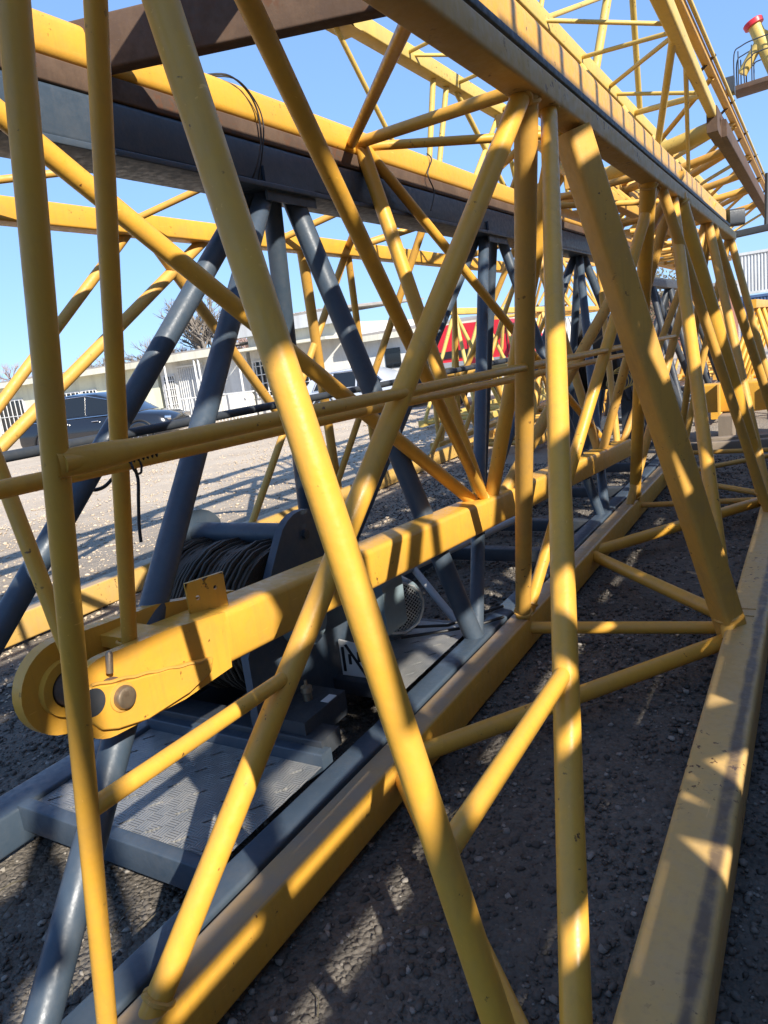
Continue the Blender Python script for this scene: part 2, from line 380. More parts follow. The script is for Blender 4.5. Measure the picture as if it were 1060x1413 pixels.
# ------------------------------------------------------------------ ground
def build_ground():
    n = 70; vs = []; fs = []
    xs = np.concatenate([-np.geomspace(900, 9, 18), np.linspace(-8.5, 4, 60), np.geomspace(4.6, 900, 16)])
    ys = np.concatenate([-np.geomspace(900, 5, 12), np.linspace(-4.5, 16, 90), np.geomspace(17, 1500, 18)])
    for y in ys:
        for x in xs:
            k = 1.0 if (-8.5 <= x <= 4 and -4.5 <= y <= 16) else 0.0
            z = k * (.012 * math.sin(x * 2.1 + y * 1.3) + .010 * math.sin(y * 3.7 - x * 2.9) + random.uniform(-.006, .006)) - .004
            vs.append((x, y, z))
    W = len(xs)
    for j in range(len(ys) - 1):
        for i in range(W - 1): fs.append((j * W + i, j * W + i + 1, (j + 1) * W + i + 1, (j + 1) * W + i))
    o = MB().add(vs, fs).build('ground', 'ground', None, True, 180)
    struct(o)
build_ground()
def build_stones(n, x0, x1, y0, y1, smin, smax, name, mat='stone'):
    t = (1 + 5 ** .5) / 2
    ico = np.array([(-1, t, 0), (1, t, 0), (-1, -t, 0), (1, -t, 0), (0, -1, t), (0, 1, t), (0, -1, -t), (0, 1, -t), (t, 0, -1), (t, 0, 1), (-t, 0, -1), (-t, 0, 1)]) / 1.9
    F = np.array([(0, 11, 5), (0, 5, 1), (0, 1, 7), (0, 7, 10), (0, 10, 11), (1, 5, 9), (5, 11, 4), (11, 10, 2), (10, 7, 6), (7, 1, 8), (3, 9, 4), (3, 4, 2), (3, 2, 6), (3, 6, 8), (3, 8, 9), (4, 9, 5), (2, 4, 11), (6, 2, 10), (8, 6, 7), (9, 8, 1)])
    X = rng.uniform(x0, x1, n); Yv = y0 + (y1 - y0) * rng.uniform(0, 1, n) ** 1.35
    s = smin * (smax / smin) ** (rng.uniform(0, 1, n) ** 2.6)
    P = ico[None] * (1 + rng.uniform(-.42, .42, (n, 12, 1)))
    P = P * s[:, None, None] * np.stack([rng.uniform(.7, 1.35, n), rng.uniform(.7, 1.35, n), rng.uniform(.4, .8, n)], 1)[:, None]
    a = rng.uniform(0, 6.28, n); c, sn = np.cos(a)[:, None], np.sin(a)[:, None]
    px = P[:, :, 0] * c - P[:, :, 1] * sn; py = P[:, :, 0] * sn + P[:, :, 1] * c
    zb = .012 * np.sin(X * 2.1 + Yv * 1.3) + .010 * np.sin(Yv * 3.7 - X * 2.9) - .004
    V = np.stack([px + X[:, None], py + Yv[:, None], P[:, :, 2] + (zb + s * .34)[:, None]], 2).reshape(-1, 3)
    FF = (F[None] + (np.arange(n) * 12)[:, None, None]).reshape(-1, 3)
    me = bpy.data.meshes.new(name); me.vertices.add(len(V)); me.vertices.foreach_set('co', V.astype(np.float32).ravel())
    me.loops.add(FF.size); me.loops.foreach_set('vertex_index', FF.astype(np.int32).ravel())
    me.polygons.add(len(FF)); me.polygons.foreach_set('loop_start', (np.arange(len(FF)) * 3).astype(np.int32)); me.polygons.foreach_set('loop_total', np.full(len(FF), 3, np.int32))
    me.update(calc_edges=True); me.materials.append(M[mat])
    o = bpy.data.objects.new(name, me); COL.objects.link(o); o['kind'] = 'stuff'; o['label'] = 'loose grey gravel stones strewn under the crane sections'; o['category'] = 'gravel'
    return o
build_stones(95000, -4.2, 1.0, .1, 9.0, .0032, .015, 'gravel')
gs = build_stones(42000, -17, -3.6, 1.5, 19.0,   .006, .026, 'gravel', 'pebble'); gs['label'] = 'pale pebbles scattered over the sunny sand yard'

# ------------------------------------------------------------------ near jib section (triangular: one top chord, two bottom chords)
YN = 'yellow'
near = thing('jib_section', 'yellow triangular crane jib section nearest the camera, tan chord at lower right', 'crane section', (-.76, 3.5, 0))
c = MB().prism((-.77, -1.2, 2.315), (-.77, 8.6, 2.315), rrect(.10, .078, .012)).build('top_chord', 'ochre', near)
box_chord('bottom_chord', (-1.295, -.6, .115), (-1.295, 8.7, .115),   .100, .170, 'yellow_dusty', near, .016)
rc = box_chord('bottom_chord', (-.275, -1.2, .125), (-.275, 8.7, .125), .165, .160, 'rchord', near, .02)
rc['label'] = 'dusty tan bottom chord with dark band'
for i, row in enumerate(TUBES['near']):
    strut(near, row, 'yellow' if i not in (4, 5) else 'yellow_worn', 'strut', 28)
# farther bays of the same section
for a, b, r in [((-.77, 6.7, 2.33), (-1.295, 5.7, .12), .032), ((-.77, 6.9, 2.33), (-1.295, 8.2, .12), .032), ((-.77, 6.7, 2.33), (-.28, 5.6, .12), .034), ((-.77, 6.9, 2.33), (-.28, 8.2, .12), .04),
                ((-.77, 4.6, 2.33), (-.28, 5.5, .12), .03), ((-.77, 8.45, 2.33), (-1.295, 8.5, .12), .035), ((-.77, 8.45, 2.33), (-.28, 8.5, .12), .035),
                ((-1.295, 6.0, .12), (-.28, 6.2, .12), .022), ((-1.295, 7.2, .12), (-.28, 6.3, .12), .024), ((-1.295, 7.2, .12), (-.28, 8.3, .12), .024), ((-1.295, 8.5, .12), (-.28, 8.5, .12), .024)]:
    strut(near, (*a, *b, r, 'r'), 'yellow_worn')
# gussets where the transverse tubes meet the right chord
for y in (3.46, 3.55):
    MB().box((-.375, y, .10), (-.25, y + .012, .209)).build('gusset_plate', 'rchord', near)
# twin tie rods welded through the left face
for (p0, p1, r) in [((-.96, .67, 1.457), (-.98, 6.4, 1.437), .0160), ((-1.2, .40, 1.416), (-1.2, 6.6, 1.348), .0165)]:
    MB().tube(p0, p1, r, 18).build('tie_rod', 'yellow', near)
sk = MB(); secs = [(.662, .007, .021), (.69, .012, .0215), (.73, .0175, .0215), (.775, .0185, .020), (.81, .0172, .0175), (.835, .0164, .0164)]; ns = 18
for y_, rx, rz in secs: sk.v += [(-.958 - (y_ - .665) * .0035 + rx * math.cos(2 * math.pi * k / ns), y_, 1.457 - (y_ - .665) * .0035 + rz * math.sin(2 * math.pi * k / ns)) for k in range(ns)]
sk.f += [(i_ * ns + k, i_ * ns + (k + 1) % ns, (i_ + 1) * ns + (k + 1) % ns, (i_ + 1) * ns + k) for i_ in range(len(secs) - 1) for k in range(ns)]
sk.build('rod_socket', 'yellow', near)
# weld beads at the visible joints
wb = MB()
for row in TUBES['near']:
    p0 = Vector(row[0:3]); p1 = Vector(row[3:6]); d = (p1 - p0).normalized()
    if abs(p0.z - 2.315) < .02: ring_bead(wb, p0 + d * (.043 / max(.3, abs(d.z))), d, row[6] * 1.03, .008)
    if p1.z < .17 and abs(d.z) > .3: ring_bead(wb, p1 - d * (.083 / max(.3, abs(d.z))), d, row[6] * 1.03, .008)
wb.build('weld_bead', 'yellow_worn', near)['kind'] = 'stuff'

# ------------------------------------------------------------------ blue-grey counter-jib with winch deck
grey = thing('counter_jib', 'blue-grey lattice counter-jib with walkway deck nested beside the yellow jib', 'crane section', (-2, 3, 0))
MB().prism((-2.0, -.5, 2.375), (-2.0, 9.5, 2.375), rrect(.15, .155, .016)).build('top_chord', 'grey', grey)
MB().prism((-1.985, -.5, 2.280), (-1.985, 9.5, 2.280), rrect(.20, .022, .004)).build('flange', 'grey', grey)
box_chord('bottom_chord', (-1.410, -.6, .125), (-1.410, 9.4, .125), .100, .150, 'grey', grey, .012)
box_chord('bottom_chord', (-2.45, -.3, .125), (-2.45, 9.4, .125), .150, .140, 'grey', grey, .012)
for row in TUBES['grey']: strut(grey, row, 'grey', 'strut', 22)
for a, b, r in [((-2, 5.2, 2.37), (-2.45, 5.5, .14), .037), ((-2, 7.4, 2.37), (-1.41, 5.5, .14), .037), ((-2, 7.4, 2.37), (-2.45, 5.5, .14), .037), ((-2, 7.45, 2.37), (-1.41, 8.0, .14), .04), ((-2, 7.45, 2.37), (-2.45, 8.0, .14), .04),
                ((-2, 9.3, 2.37), (-1.41, 8.1, .14), .037), ((-2, 9.3, 2.37), (-1.41, 9.2, .14), .04), ((-2, 9.3, 2.37), (-2.45, 9.2, .14), .04)]:
    strut(grey, (*a, *b, r, 'r'), 'grey')
for y in (3.2, 4.6, 5.4, 6.6, 7.8, 9.2): MB().prism((-2.38, y, .11), (-1.49, y, .11), rrect(.09, .09, .008)).build('cross_member', 'dark_grey', grey)
MB().tube((-2.62, -.3, 1.36), (-2.58, 8.4, 1.385), .021, 16).build('rail', 'dark_grey', grey)
# node plates where the legs meet the top chord
for y in (2.68, 5.05):
    MB().prism((-1.915, y - .17, 2.30), (-1.915, y + .17, 2.30), [(-.006, -.07), (.006, -.07), (.006, .06), (-.006, .06)]).build('gusset_plate', 'grey', grey)
# slotted tread plate deck: real slots cut between strips
def slotted_plate(x0, x1, y0, y1, z, nx, ny):
    mb = MB(); dx = (x1 - x0) / nx; dy = (y1 - y0) / ny
    for j in range(ny):
        for i in range(nx):
            ax, ay = x0 + i * dx, y0 + j * dy; o = (j % 2) * dx * .18
            cxm, cym = ax + dx * .42 + o, ay + dy * .5
            hw, hh, sk = .006, .020, .014
            ins = [(cxm - hw - sk, cym - hh), (cxm + hw - sk, cym - hh), (cxm + hw + sk, cym + hh), (cxm - hw + sk, cym + hh)]
            out = [(ax, ay), (ax + dx, ay), (ax + dx, ay + dy), (ax, ay + dy)]
            vs = [(*p, z) for p in out] + [(*p, z) for p in ins] + [(*p, z - .006) for p in ins]
            fs = [(k, (k + 1) % 4, 4 + (k + 1) % 4, 4 + k) for k in range(4)] + [(4 + k, 4 + (k + 1) % 4, 8 + (k + 1) % 4, 8 + k) for k in range(4)]
            mb.add(vs, fs)
    return mb
slotted_plate(-2.375, -1.50, 1.26, 1.80, .178, 7, 5).build('tread_plate', 'tread', grey, False)
slotted_plate(-2.375, -1.50, 2.40, 3.15, .178, 7, 7).build('tread_plate', 'tread', grey, False)
MB().prism((-2.38, 1.235, .155), (-1.495, 1.235, .155), rrect(.05, .10, .006)).build('deck_rim', 'grey', grey)
MB().prism((-2.38, 1.83, .165), (-1.495, 1.83, .165), rrect(.06, .12, .006)).build('deck_rim', 'grey', grey)
# second grey leg brace, low left
MB().tube((-2.40, .62, .12), (-3.0, .35, .10), .035, 18).build('brace', 'grey', grey)

# ------------------------------------------------------------------ winch
wn = thing('winch', 'dark grey winch drum wound with black wire rope behind the yellow lug', 'winch', (-2.05, 2.05, .2))
DY, DZ = 2.12, .59
# drum and rope layers: turn by turn
MB().tube((-2.36, DY, DZ), (-1.82, DY, DZ), .17, 32).build('drum', 'dark_grey', wn)
rp = MB(); nT = 42
pts = []
for k in range(nT * 24 + 1):
    a = 2 * math.pi * k / 24; t = k / (nT * 24)
    r = .292 + .012 * math.sin(t * 17) + random.uniform(-.006, .006)
    pts.append((-2.345 + .51 * t + .007 * math.sin(a * .5), DY + r * math.cos(a), DZ + r * math.sin(a)))
rp.path(pts, .0085, 6); rp.build('wire_rope', 'rope', wn)
MB().tube((-2.35, DY, DZ), (-1.83, DY, DZ), .288, 40).build('rope_core', 'rope', wn)
def plate_poly(x0, x1, poly):
    n = len(poly); vs = [(x0, a, b) for a, b in poly] + [(x1, a, b) for a, b in poly]
    fs = [(i, (i + 1) % n, n + (i + 1) % n, n + i) for i in range(n)] + [tuple(range(n))[::-1], tuple(range(n, 2 * n))]
    return MB().add(vs, fs)
side = [(DY - .30, .20), (DY + .36, .20), (DY + .40, .62), (DY + .30, .80)]
for k in range(9):
    a = R_(25 + 130 * k / 8); side.append((DY + .13 + .17 * math.cos(a), .86 + .14 * math.sin(a)))
side += [(DY - .18, .70), (DY - .30, .55)]
for x0, x1 in ((-2.41, -2.375), (-1.815, -1.78)): plate_poly(x0, x1, side).build('side_plate', 'grey', wn)
MB().tube((-2.375, DY + .13, .90), (-1.815, DY + .13, .90), .045, 20).build('tie_bar', 'grey', wn)
MB().tube((-1.79, DY + .13, .90), (-1.765, DY + .13, .90), .018, 14).build('bolt', 'dark_grey', wn)
MB().prism((-2.44, 1.90, .215), (-1.52, 1.90, .215), rrect(.12, .07, .006)).build('base_beam', 'dark_grey', wn)
MB().prism((-2.44, 2.36, .215), (-1.52, 2.36, .215), rrect(.12, .07, .006)).build('base_beam', 'dark_grey', wn)
MB().box((-1.86, 1.86, .20), (-1.60, 2.13, .30)).build('control_box', 'dark_grey', wn)
MB().lathe((-1.70, 2.02, .30), (0, 0, 1), [(0, .018), (.03, .018), (.035, .024), (.055, .022), (.06, .008), (.08, .006)], 14).build('grease_nipple', 'steel', wn)
MB().box((-1.64, 2.02, .300), (-1.605, 2.08, .302)).build('rating_plate', 'white', wn)
MB().tube((-1.80, DY, DZ), (-1.70, DY, DZ), .10, 24).build('gearbox_flange', 'motor', wn)
MB().prism((-1.74, DY + .42, .47), (-1.74, DY + .60, .47), rrect(.22, .26, .03)).build('brake_housing', 'motor', wn)
bp = [(.0, .0), (.17, .0), (.17, .10), (.06, .16), (0, .16)]
pl = MB().prism((-1.715, DY + .22, .25), (-1.715, DY + .23, .25), [(-.04, 0), (.11, 0), (.11, .14), (-.04, .16)]).build('notice_plate', 'white', wn)
for (a, b) in [((-.028, .02), (-.016, .13)), ((.004, .055), (.016, .10)), ((.05, .07), (.062, .115))]:
    MB().prism((-1.715, DY + .215, .25), (-1.715, DY + .2195, .25), [(a[0], a[1]), (b[0], a[1]), (b[0], b[1]), (a[0], b[1])]).build('black_mark', 'black', pl)
MB().prism((-1.715, DY + .215, .25), (-1.715, DY + .2195, .25), [(-.01, .14), (.0, .145), (.09, .01), (.08, .005)]).build('black_mark', 'black', pl)

mo = thing('electric_motor', 'blue-grey electric motor with round wire fan grille beside the winch', 'motor', (-2.0, 2.86, .2))
MY, MZ = 2.86, .360
MT = Matrix.Translation((-1.75, MY, MZ)) @ Matrix.Rotation(R_(-36), 4, 'Z') @ Matrix.Scale(1.12, 4) @ Matrix.Translation((1.75, -MY, -MZ))
def xf(mb, mat):
    mb.v = [tuple(mat @ Vector(p)) for p in mb.v]; return mb
xf(MB().lathe((-2.30, MY, MZ), (1, 0, 0), [(0, .07), (.01, .11), (.03, .118), (.38, .118), (.385, .105), (.40, .105)], 36), MT).build('motor_body', 'motor', mo)
xf(MB().lathe((-1.93, MY, MZ), (1, 0, 0), [(0, .128), (.004, .131), (.15, .131), (.175, .126), (.185, .118), (.187, .104), (.16, .100), (.16, .02)], 40), MT).build('fan_cowl', 'motor', mo)
for k in range(26):
    a = 2 * math.pi * k / 26; y, z = MY + .121 * math.cos(a), MZ + .121 * math.sin(a)
    xf(MB().prism((-2.27, y, z), (-1.94, y, z), [(-.003, -.008), (.003, -.008), (.003, .008), (-.003, .008)], (0, math.cos(a), math.sin(a))), MT).build('cooling_fin', 'motor', mo)
xf(MB().lathe((-1.772, MY, MZ), (1, 0, 0), [(0, .103), (.003, .103)], 32), MT).build('fan_recess', 'black', mo)
gm = MB()
for k in range(-8, 9):
    d = k * .0125; hl = math.sqrt(max(0, .108 ** 2 - d * d))
    for sgn in (1, -1):
        c_, s_ = math.cos(R_(45 * sgn)), math.sin(R_(45 * sgn))
        p0 = (-1.748, MY + d * c_ - hl * s_, MZ + d * s_ + hl * c_); p1 = (-1.748, MY + d * c_ + hl * s_, MZ + d * s_ - hl * c_)
        gm.tube(p0, p1, .0016, 5)
ring_bead(gm, (-1.745, MY, MZ), (1, 0, 0), .112, .006, 36, 0)
xf(gm, MT).build('fan_grille', 'grille', mo)
xf(MB().box((-2.2, MY - .12, .19), (-1.98, MY + .12, .27)), MT).build('mounting_foot', 'motor', mo)
xf(MB().prism((-2.17, MY - .02, MZ + .16), (-2.0, MY - .02, MZ + .16), rrect(.13, .10, .015)), MT).build('terminal_box', 'motor', mo)
MB().path([(-1.75, MY - .02, .215), (-1.6, MY + .1, .21), (-1.45, MY + .22, .21), (-1.36, MY + .35, .212)], .008, 8).build('power_cable', 'black', mo)
MB().path([(-1.82, MY + .12, .205), (-1.6, MY + .2, .205), (-1.42, MY + .5, .21)], .008, 8).build('power_cable', 'black', mo)

pi1 = tag(MB().tube((-2.14, 3.52, .30), (-1.86, 4.9, .30), .026, 18).build('steel_pipe', 'pipe_grey'), 'light grey steel pipe lying past the motor, pointing away', 'pipe')
pi2 = tag(MB().tube((-2.10, 3.66, .285), (-1.70, 3.42, .03), .022, 18).build('steel_pipe', 'pipe_grey'), 'short light grey pipe slanting down to the gravel behind the motor', 'pipe')

# ------------------------------------------------------------------ jib foot section with pinned lug (inverted triangle)
foot = thing('jib_foot_section', 'yellow jib foot section with pinned clevis lug floating above the winch deck', 'crane section', (-1.5, 2.5, 0))
mp = Vector((-1.500000, 1.428694, 0.836713)); md = Vector((0.000000, 0.997999, -0.063223))
def mat_(y): return mp + md * ((y - mp.y) / md.y)
box_chord('bottom_chord', mat_(1.12), mat_(6.6), .150, .155, 'yellow', foot, .02)
MB().prism((-2.0, -.2, 2.590), (-2.0, 9.5, 2.590), rrect(.155, .125, .026)).build('top_chord', 'yellow', foot)
MB().prism((-1.975, -.2, 2.490), (-1.975, 9.5, 2.490), rrect(.10, .072, .006)).build('shade_strip', 'rust', foot)  # brown strip, its height and dark colour also stand in for shade
MB().prism((-.86, -1.2, 2.513), (-.86, 8.5, 2.513), rrect(.12, .175, .05, 5)).build('top_chord', 'yellow', foot)
MB().prism((-.782, -1.2, 2.420), (-.782, 8.5, 2.420), rrect(.036, .024, .004)).build('shade_strip', 'dark_grey', foot)  # dark strip put in for the line of shade under this chord
for row in TUBES['foot']: strut(foot, row, 'yellow', 'strut', 22)
for a, b, r in [((-2, 5.9, 2.57), (-1.5, 5.8, .56), .035), ((-.81, 5.6, 2.53), (-1.5, 5.8, .56), .035), ((-.81, 5.7, 2.53), (-1.5, 3.6, .7), .034), ((-2, 5.9, 2.57), (-.81, 5.4, 2.53), .024), ((-2, 5.9, 2.57), (-.81, 7.2, 2.53), .024), ((-2, 8.1, 2.57), (-.81, 7.4, 2.53), .024), ((-2, 8.1, 2.57), (-1.5, 6.4, .52), .03), ((-.81, 7.5, 2.53), (-1.5, 6.5, .52), .03)]:
    strut(foot, (*a, *b, r, 'r'), 'yellow_worn')
cp = MB().prism((-2.100000, 1.726398, 2.605000), (-0.840000, 2.018553, 2.530000), rrect(.06, .15, .008)).build('end_crosspiece', 'rust', foot)
cp['label'] = 'rusty brown crosspiece over the grey chord'
# lug: two cheek plates with rounded ends, pins, boss rings
dirm = md.normalized(); upm = dirm.cross(Vector((-1, 0, 0))).normalized()
if upm.z < 0: upm = -upm
def cheek(x0, x1, yc, rad, ylen, rear, name):
    c = mat_(yc); pts = []
    for k in range(17):
        a = R_(90 + 180 * k / 16); pts.append((rad * math.cos(a), rad * math.sin(a)))
    pts += [(ylen * .55, -rad * 1.02), (ylen, -rear), (ylen * 1.0, rear), (ylen * .5, rad * .98)]
    n = len(pts); P = lambda x, a, b: Vector((x, 0, 0)) + Vector((0, c.y, c.z)) + Vector((0, dirm.y, dirm.z)) * a + Vector((0, upm.y, upm.z)) * b
    vs = [P(x0, a, b) for a, b in pts] + [P(x1, a, b) for a, b in pts]
    fs = [(i, (i + 1) % n, n + (i + 1) % n, n + i) for i in range(n)] + [tuple(range(n))[::-1], tuple(range(n, 2 * n))]
    return MB().add(vs, fs).build(name, 'yellow', foot)
cheek(-1.622, -1.585, .990, .118, .62, .07, 'lug_plate')
cheek(-1.440, -1.415, .985, .098, .40, .080, 'lug_plate')
dpts = [(.925, .918), (1.00, .893), (1.09, .872), (1.22, .846), (1.30, .826), (1.285, .790), (1.20, .770), (1.06, .768), (.975, .788), (.935, .806), (.915, .835), (.908, .875)]
def yz_plate(x0, x1, poly):
    n = len(poly); vs = [(x0, a, b) for a, b in poly] + [(x1, a, b) for a, b in poly]
    return MB().add(vs, [(i, (i + 1) % n, n + (i + 1) % n, n + i) for i in range(n)] + [tuple(range(n))[::-1], tuple(range(n, 2 * n))])
dbl = yz_plate(-1.4149, -1.395, dpts).build('doubler_plate', 'yellow', foot)
bv = dbl.modifiers.new('edge', 'BEVEL'); bv.width = .004; bv.segments = 2
MB().lathe((-1.396, .925, .880), (1, 0, 0), [(0, .032), (.0015, .032), (.002, .028), (.0018, .002)], 28).build('pin_bore', 'dark_grey', foot)
MB().box((-1.585, 1.11, mat_(1.11).z + .06), (-1.425, 1.20, mat_(1.11).z + .092)).build('lug_bridge', 'yellow', foot)
c0 = mat_(.985)
MB().lathe((-1.585, c0.y, c0.z), (1, 0, 0), [(0, .070), (.02, .070), (.022, .048), (.0, .047)], 36).build('boss_ring', 'yellow', foot)
MB().lathe((-1.60, c0.y, c0.z), (1, 0, 0), [(0, .044), (.188, .044), (.19, .040)], 32).build('pin', 'rust', foot)
c1 = Vector((0, 1.000, .858))
MB().lathe((-1.60, c1.y, c1.z), (1, 0, 0), [(0, .028), (.217, .028), (.224, .0255), (.227, .020), (.2275, .006)], 32).build('pin', 'steel', foot)
MB().lathe((-1.396, c1.y, c1.z), (1, 0, 0), [(0, .035), (.005, .035), (.006, .030)], 32).build('pin_collar', 'yellow_worn', foot)
MB().lathe((-1.400, .985, .925), (.1, .12, 1), [(0, .0085), (.045, .0085), (.050, .005)], 16).build('retaining_pin', 'steel', foot)
wb2 = MB()
wb2.path([Vector((-1.396 + .001 * math.sin(a * 9), .93 + a * .33, .9195 - a * .088 + .0015 * math.sin(a * 31))) for a in np.linspace(0, 1, 30)], .0042, 6)
p = mat_(1.125)
ring_bead(wb2, Vector((-1.5, 1.118, p.z + .083)), (0, 0, 1), .020, .004)
for row in TUBES['foot'][1:7]:
    q0 = Vector(row[0:3]); q1 = Vector(row[3:6]); dq = (q1 - q0).normalized()
    ring_bead(wb2, q1 - dq * (.085 / max(.35, abs(dq.z))), dq, row[6] * 1.03, .006)
wb2.build('weld_bead', 'yellow_worn', foot)['kind'] = 'stuff'
# upright lug plate with two holes
yy = 1.42; zz = mat_(1.42).z + .075
def holed_plate(o, ux, uz, wdt, hgt, th, holes, name, mat, parent):
    bm = bmesh.new(); o = Vector(o); ux = Vector(ux).normalized(); uz = Vector(uz).normalized(); n = ux.cross(uz)
    mb = MB(); nh = len(holes); seg = 16
    cols = [0] + [(holes[i][0] + holes[i + 1][0]) / 2 for i in range(nh - 1)] + [wdt]
    for i, (hx, hz, hr) in enumerate(holes):
        a0, a1 = cols[i], cols[i + 1]
        for off in (0, th):
            ring = []; sq = []
            for k in range(seg):
                a = 2 * math.pi * k / seg; c_, s_ = math.cos(a), math.sin(a)
                ring.append((hx + hr * c_, hz + hr * s_))
                tx = ((a1 - hx) if c_ > 0 else (hx - a0)) / max(abs(c_), 1e-6); tz = ((hgt - hz) if s_ > 0 else hz) / max(abs(s_), 1e-6); t = min(tx, tz)
                sq.append((hx + t * c_, hz + t * s_))
            P = lambda a, b: o + ux * a + uz * b + n * off
            vs = [P(*q) for q in ring] + [P(*q) for q in sq]
            mb.add(vs, [(k, (k + 1) % seg, seg + (k + 1) % seg, seg + k) for k in range(seg)])
        vs = [o + ux * (hx + hr * math.cos(2 * math.pi * k / seg)) + uz * (hz + hr * math.sin(2 * math.pi * k / seg)) + n * off for off in (0, th) for k in range(seg)]
        mb.add(vs, [(k, (k + 1) % seg, seg + (k + 1) % seg, seg + k) for k in range(seg)])
    cs = [(0, 0), (wdt, 0), (wdt, hgt), (0, hgt)]
    vs = [o + ux * a + uz * b + n * off for off in (0, th) for a, b in cs]
    mb.add(vs, [(k, (k + 1) % 4, 4 + (k + 1) % 4, 4 + k) for k in range(4)])
    return mb.build(name, mat, parent, False)
holed_plate((-1.525, 1.36, zz - .01), (.42, .9, .04), (0, 0, 1), .115, .105, .010, [(.03, .055, .007), (.085, .068, .006)], 'bracket_plate', 'yellow', foot)

# ------------------------------------------------------------------ back section (beyond the winch)
back = thing('jib_section', 'orange-yellow jib section standing farthest left beyond the winch', 'crane section', (-3.9, 4, 0))
box_chord('top_chord', (-3.87, -1.0, 2.6), (-3.87, 12, 2.6), .135, .135, 'yellow', back, .014)
box_chord('top_chord', (-2.9, .5, 2.9), (-2.9, 12, 2.9), .12, .12, 'yellow', back, .014)
box_chord('bottom_chord', (-4.6, -1.0, .115), (-4.6, 12, .115), .15, .19, 'ochre_dusty', back, .014)
for row in TUBES['back']: strut(back, row, 'yellow_worn', 'strut', 16)
for i in range(3):
    y = 6.2 + i * 2.4
    for a, b in [((-3.87, y, 2.6), (-4.6, y - 1.2, .12)), ((-3.87, y, 2.6), (-4.6, y + 1.2, .12)), ((-3.87, y, 2.6), (-2.9, y - 1, 2.9)), ((-3.87, y, 2.6), (-2.9, y + 1, 2.9)), ((-2.9, y, 2.9), (-4.6, y + .2, .12))]:
        strut(back, (*a, *b, .035, 'r'), 'yellow_worn', 'strut', 14)

# ------------------------------------------------------------------ section stacked above
upper = thing('jib_section', 'pale yellow jib section stacked on top against the sky, bored end block at upper left', 'crane section', (-2, 7, 3))
box_chord('chord', (-3.0, 5.28, 4.02), (-3.0, 17, 4.02), .13, .13, 'pale_yellow', upper, .012)
box_chord('chord', (-1.8, 4.9, 3.85), (-1.8, 17, 3.85), .13, .13, 'pale_yellow', upper, .012)
qa = rrect(.12, .15, .02); qb = rrect(.08, .11, .02); nq = len(qa)
MB().add([(-.93 + a, 4.0, 3.83 + b) for a, b in qa] + [(-.93 + a, 8.85, 3.555 + b) for a, b in qb], [(i, (i + 1) % nq, nq + (i + 1) % nq, nq + i) for i in range(nq)] + [tuple(range(nq))[::-1], tuple(range(nq, 2 * nq))]).build('tapered_chord', 'pale_yellow', upper)
box_chord('chord', (-3.15, 5.2, 2.78), (-3.15, 17, 2.78), .12, .12, 'pale_yellow', upper, .012)
box_chord('chord', (-1.2, 1.35, 2.875), (-1.2, 13, 2.875), .10, .23, 'pale_yellow', upper, .012)  # added chord, hidden behind the near top chords, shades the grey top chord
for k_ in range(5):  # struts tying in the added shading chord
    strut(upper, (-1.2, 6.2 + 1.6 * k_, 2.88, -1.8, 7.0 + 1.6 * k_, 3.85, .03, 'r'), 'pale_yellow', 'strut', 12)
for row in TUBES['upper']: strut(upper, row, 'pale_yellow', 'strut', 14)
for i in range(4):
    y = 8.3 + i * 2.2
    for a, b in [((-3.0, y, 4.02), (-3.15, y + 1.1, 2.78)), ((-3.0, y, 4.02), (-3.15, y - 1.1, 2.78)), ((-3, y, 4.02), (-1.8, y + 1, 3.85)), ((-3, y, 4.02), (-1.8, y - 1, 3.85)), ((-1.8, y, 3.85), (-3.15, y + 1, 2.78))]:
        strut(upper, (*a, *b, .026, 'r'), 'pale_yellow', 'strut', 12)
holed_plate((-3.09, 4.93, 3.93), (0, 1, 0), (0, 0, 1), .36, .19, .18, [(.12, .095, .032), (.27, .10, .02)], 'end_block', 'pale_yellow', upper)

# ------------------------------------------------------------------ right-hand upper section (end plate with pin hole)
rt = thing('jib_section', 'rust-stained brown jib section at upper right with a bored end plate', 'crane section', (-.9, 10, 3))
box_chord('chord', (-.90, 9.1, 3.46), (-.90, 22, 3.46), .14, .17, 'rust', rt, .012)
holed_plate((-.98, 8.72, 3.37), (0, 1, 0), (0, 0, 1), .75, .24, .10, [(.28, .13, .05)], 'end_plate', 'rust', rt)
for (y0, y1, r) in [(9.0, 9.4, .085), (10.3, 10.6, .05), (10.4, 12.2, .045), (12.3, 12.6, .05), (13.8, 13.6, .05), (13.9, 15.8, .04), (15.9, 16.0, .05)]:
    strut(rt, (-.92, y0, 3.46, -2.3, y1, 3.30, r, 'r'), 'yellow_worn' if r < .08 else 'pale_yellow', 'strut', 14)
box_chord('chord', (-2.3, 9.3, 3.28), (-2.3, 22, 3.28), .17, .17, 'yellow_worn', rt, .012)
rt2 = thing('jib_section', 'sunlit yellow jib section with pendant bars on the right skyline', 'crane section', (-.9, 8, 4))
for (x, z, y0, y1, wd) in [(-1.0, 4.12, 5.4, 24, .085), (-.93, 4.15, 4.9, 24, .035), (-.955, 4.225, 5.0, 24, .035), (-1.10, 4.0, 5.2, 24, .05)]:
    box_chord('pendant_bar' if wd < .08 else 'chord', (x, y0, z), (x, y1, z), wd, wd, 'yellow' if wd > .08 else 'pale_yellow', rt2, .012)
for k in range(7):
    y = 7 + k * 2.0
    MB().tube((-1.10, y, 4.0), (-.91, y + .02, 4.16), .016, 10).build('bar_clamp', 'rust', rt2)
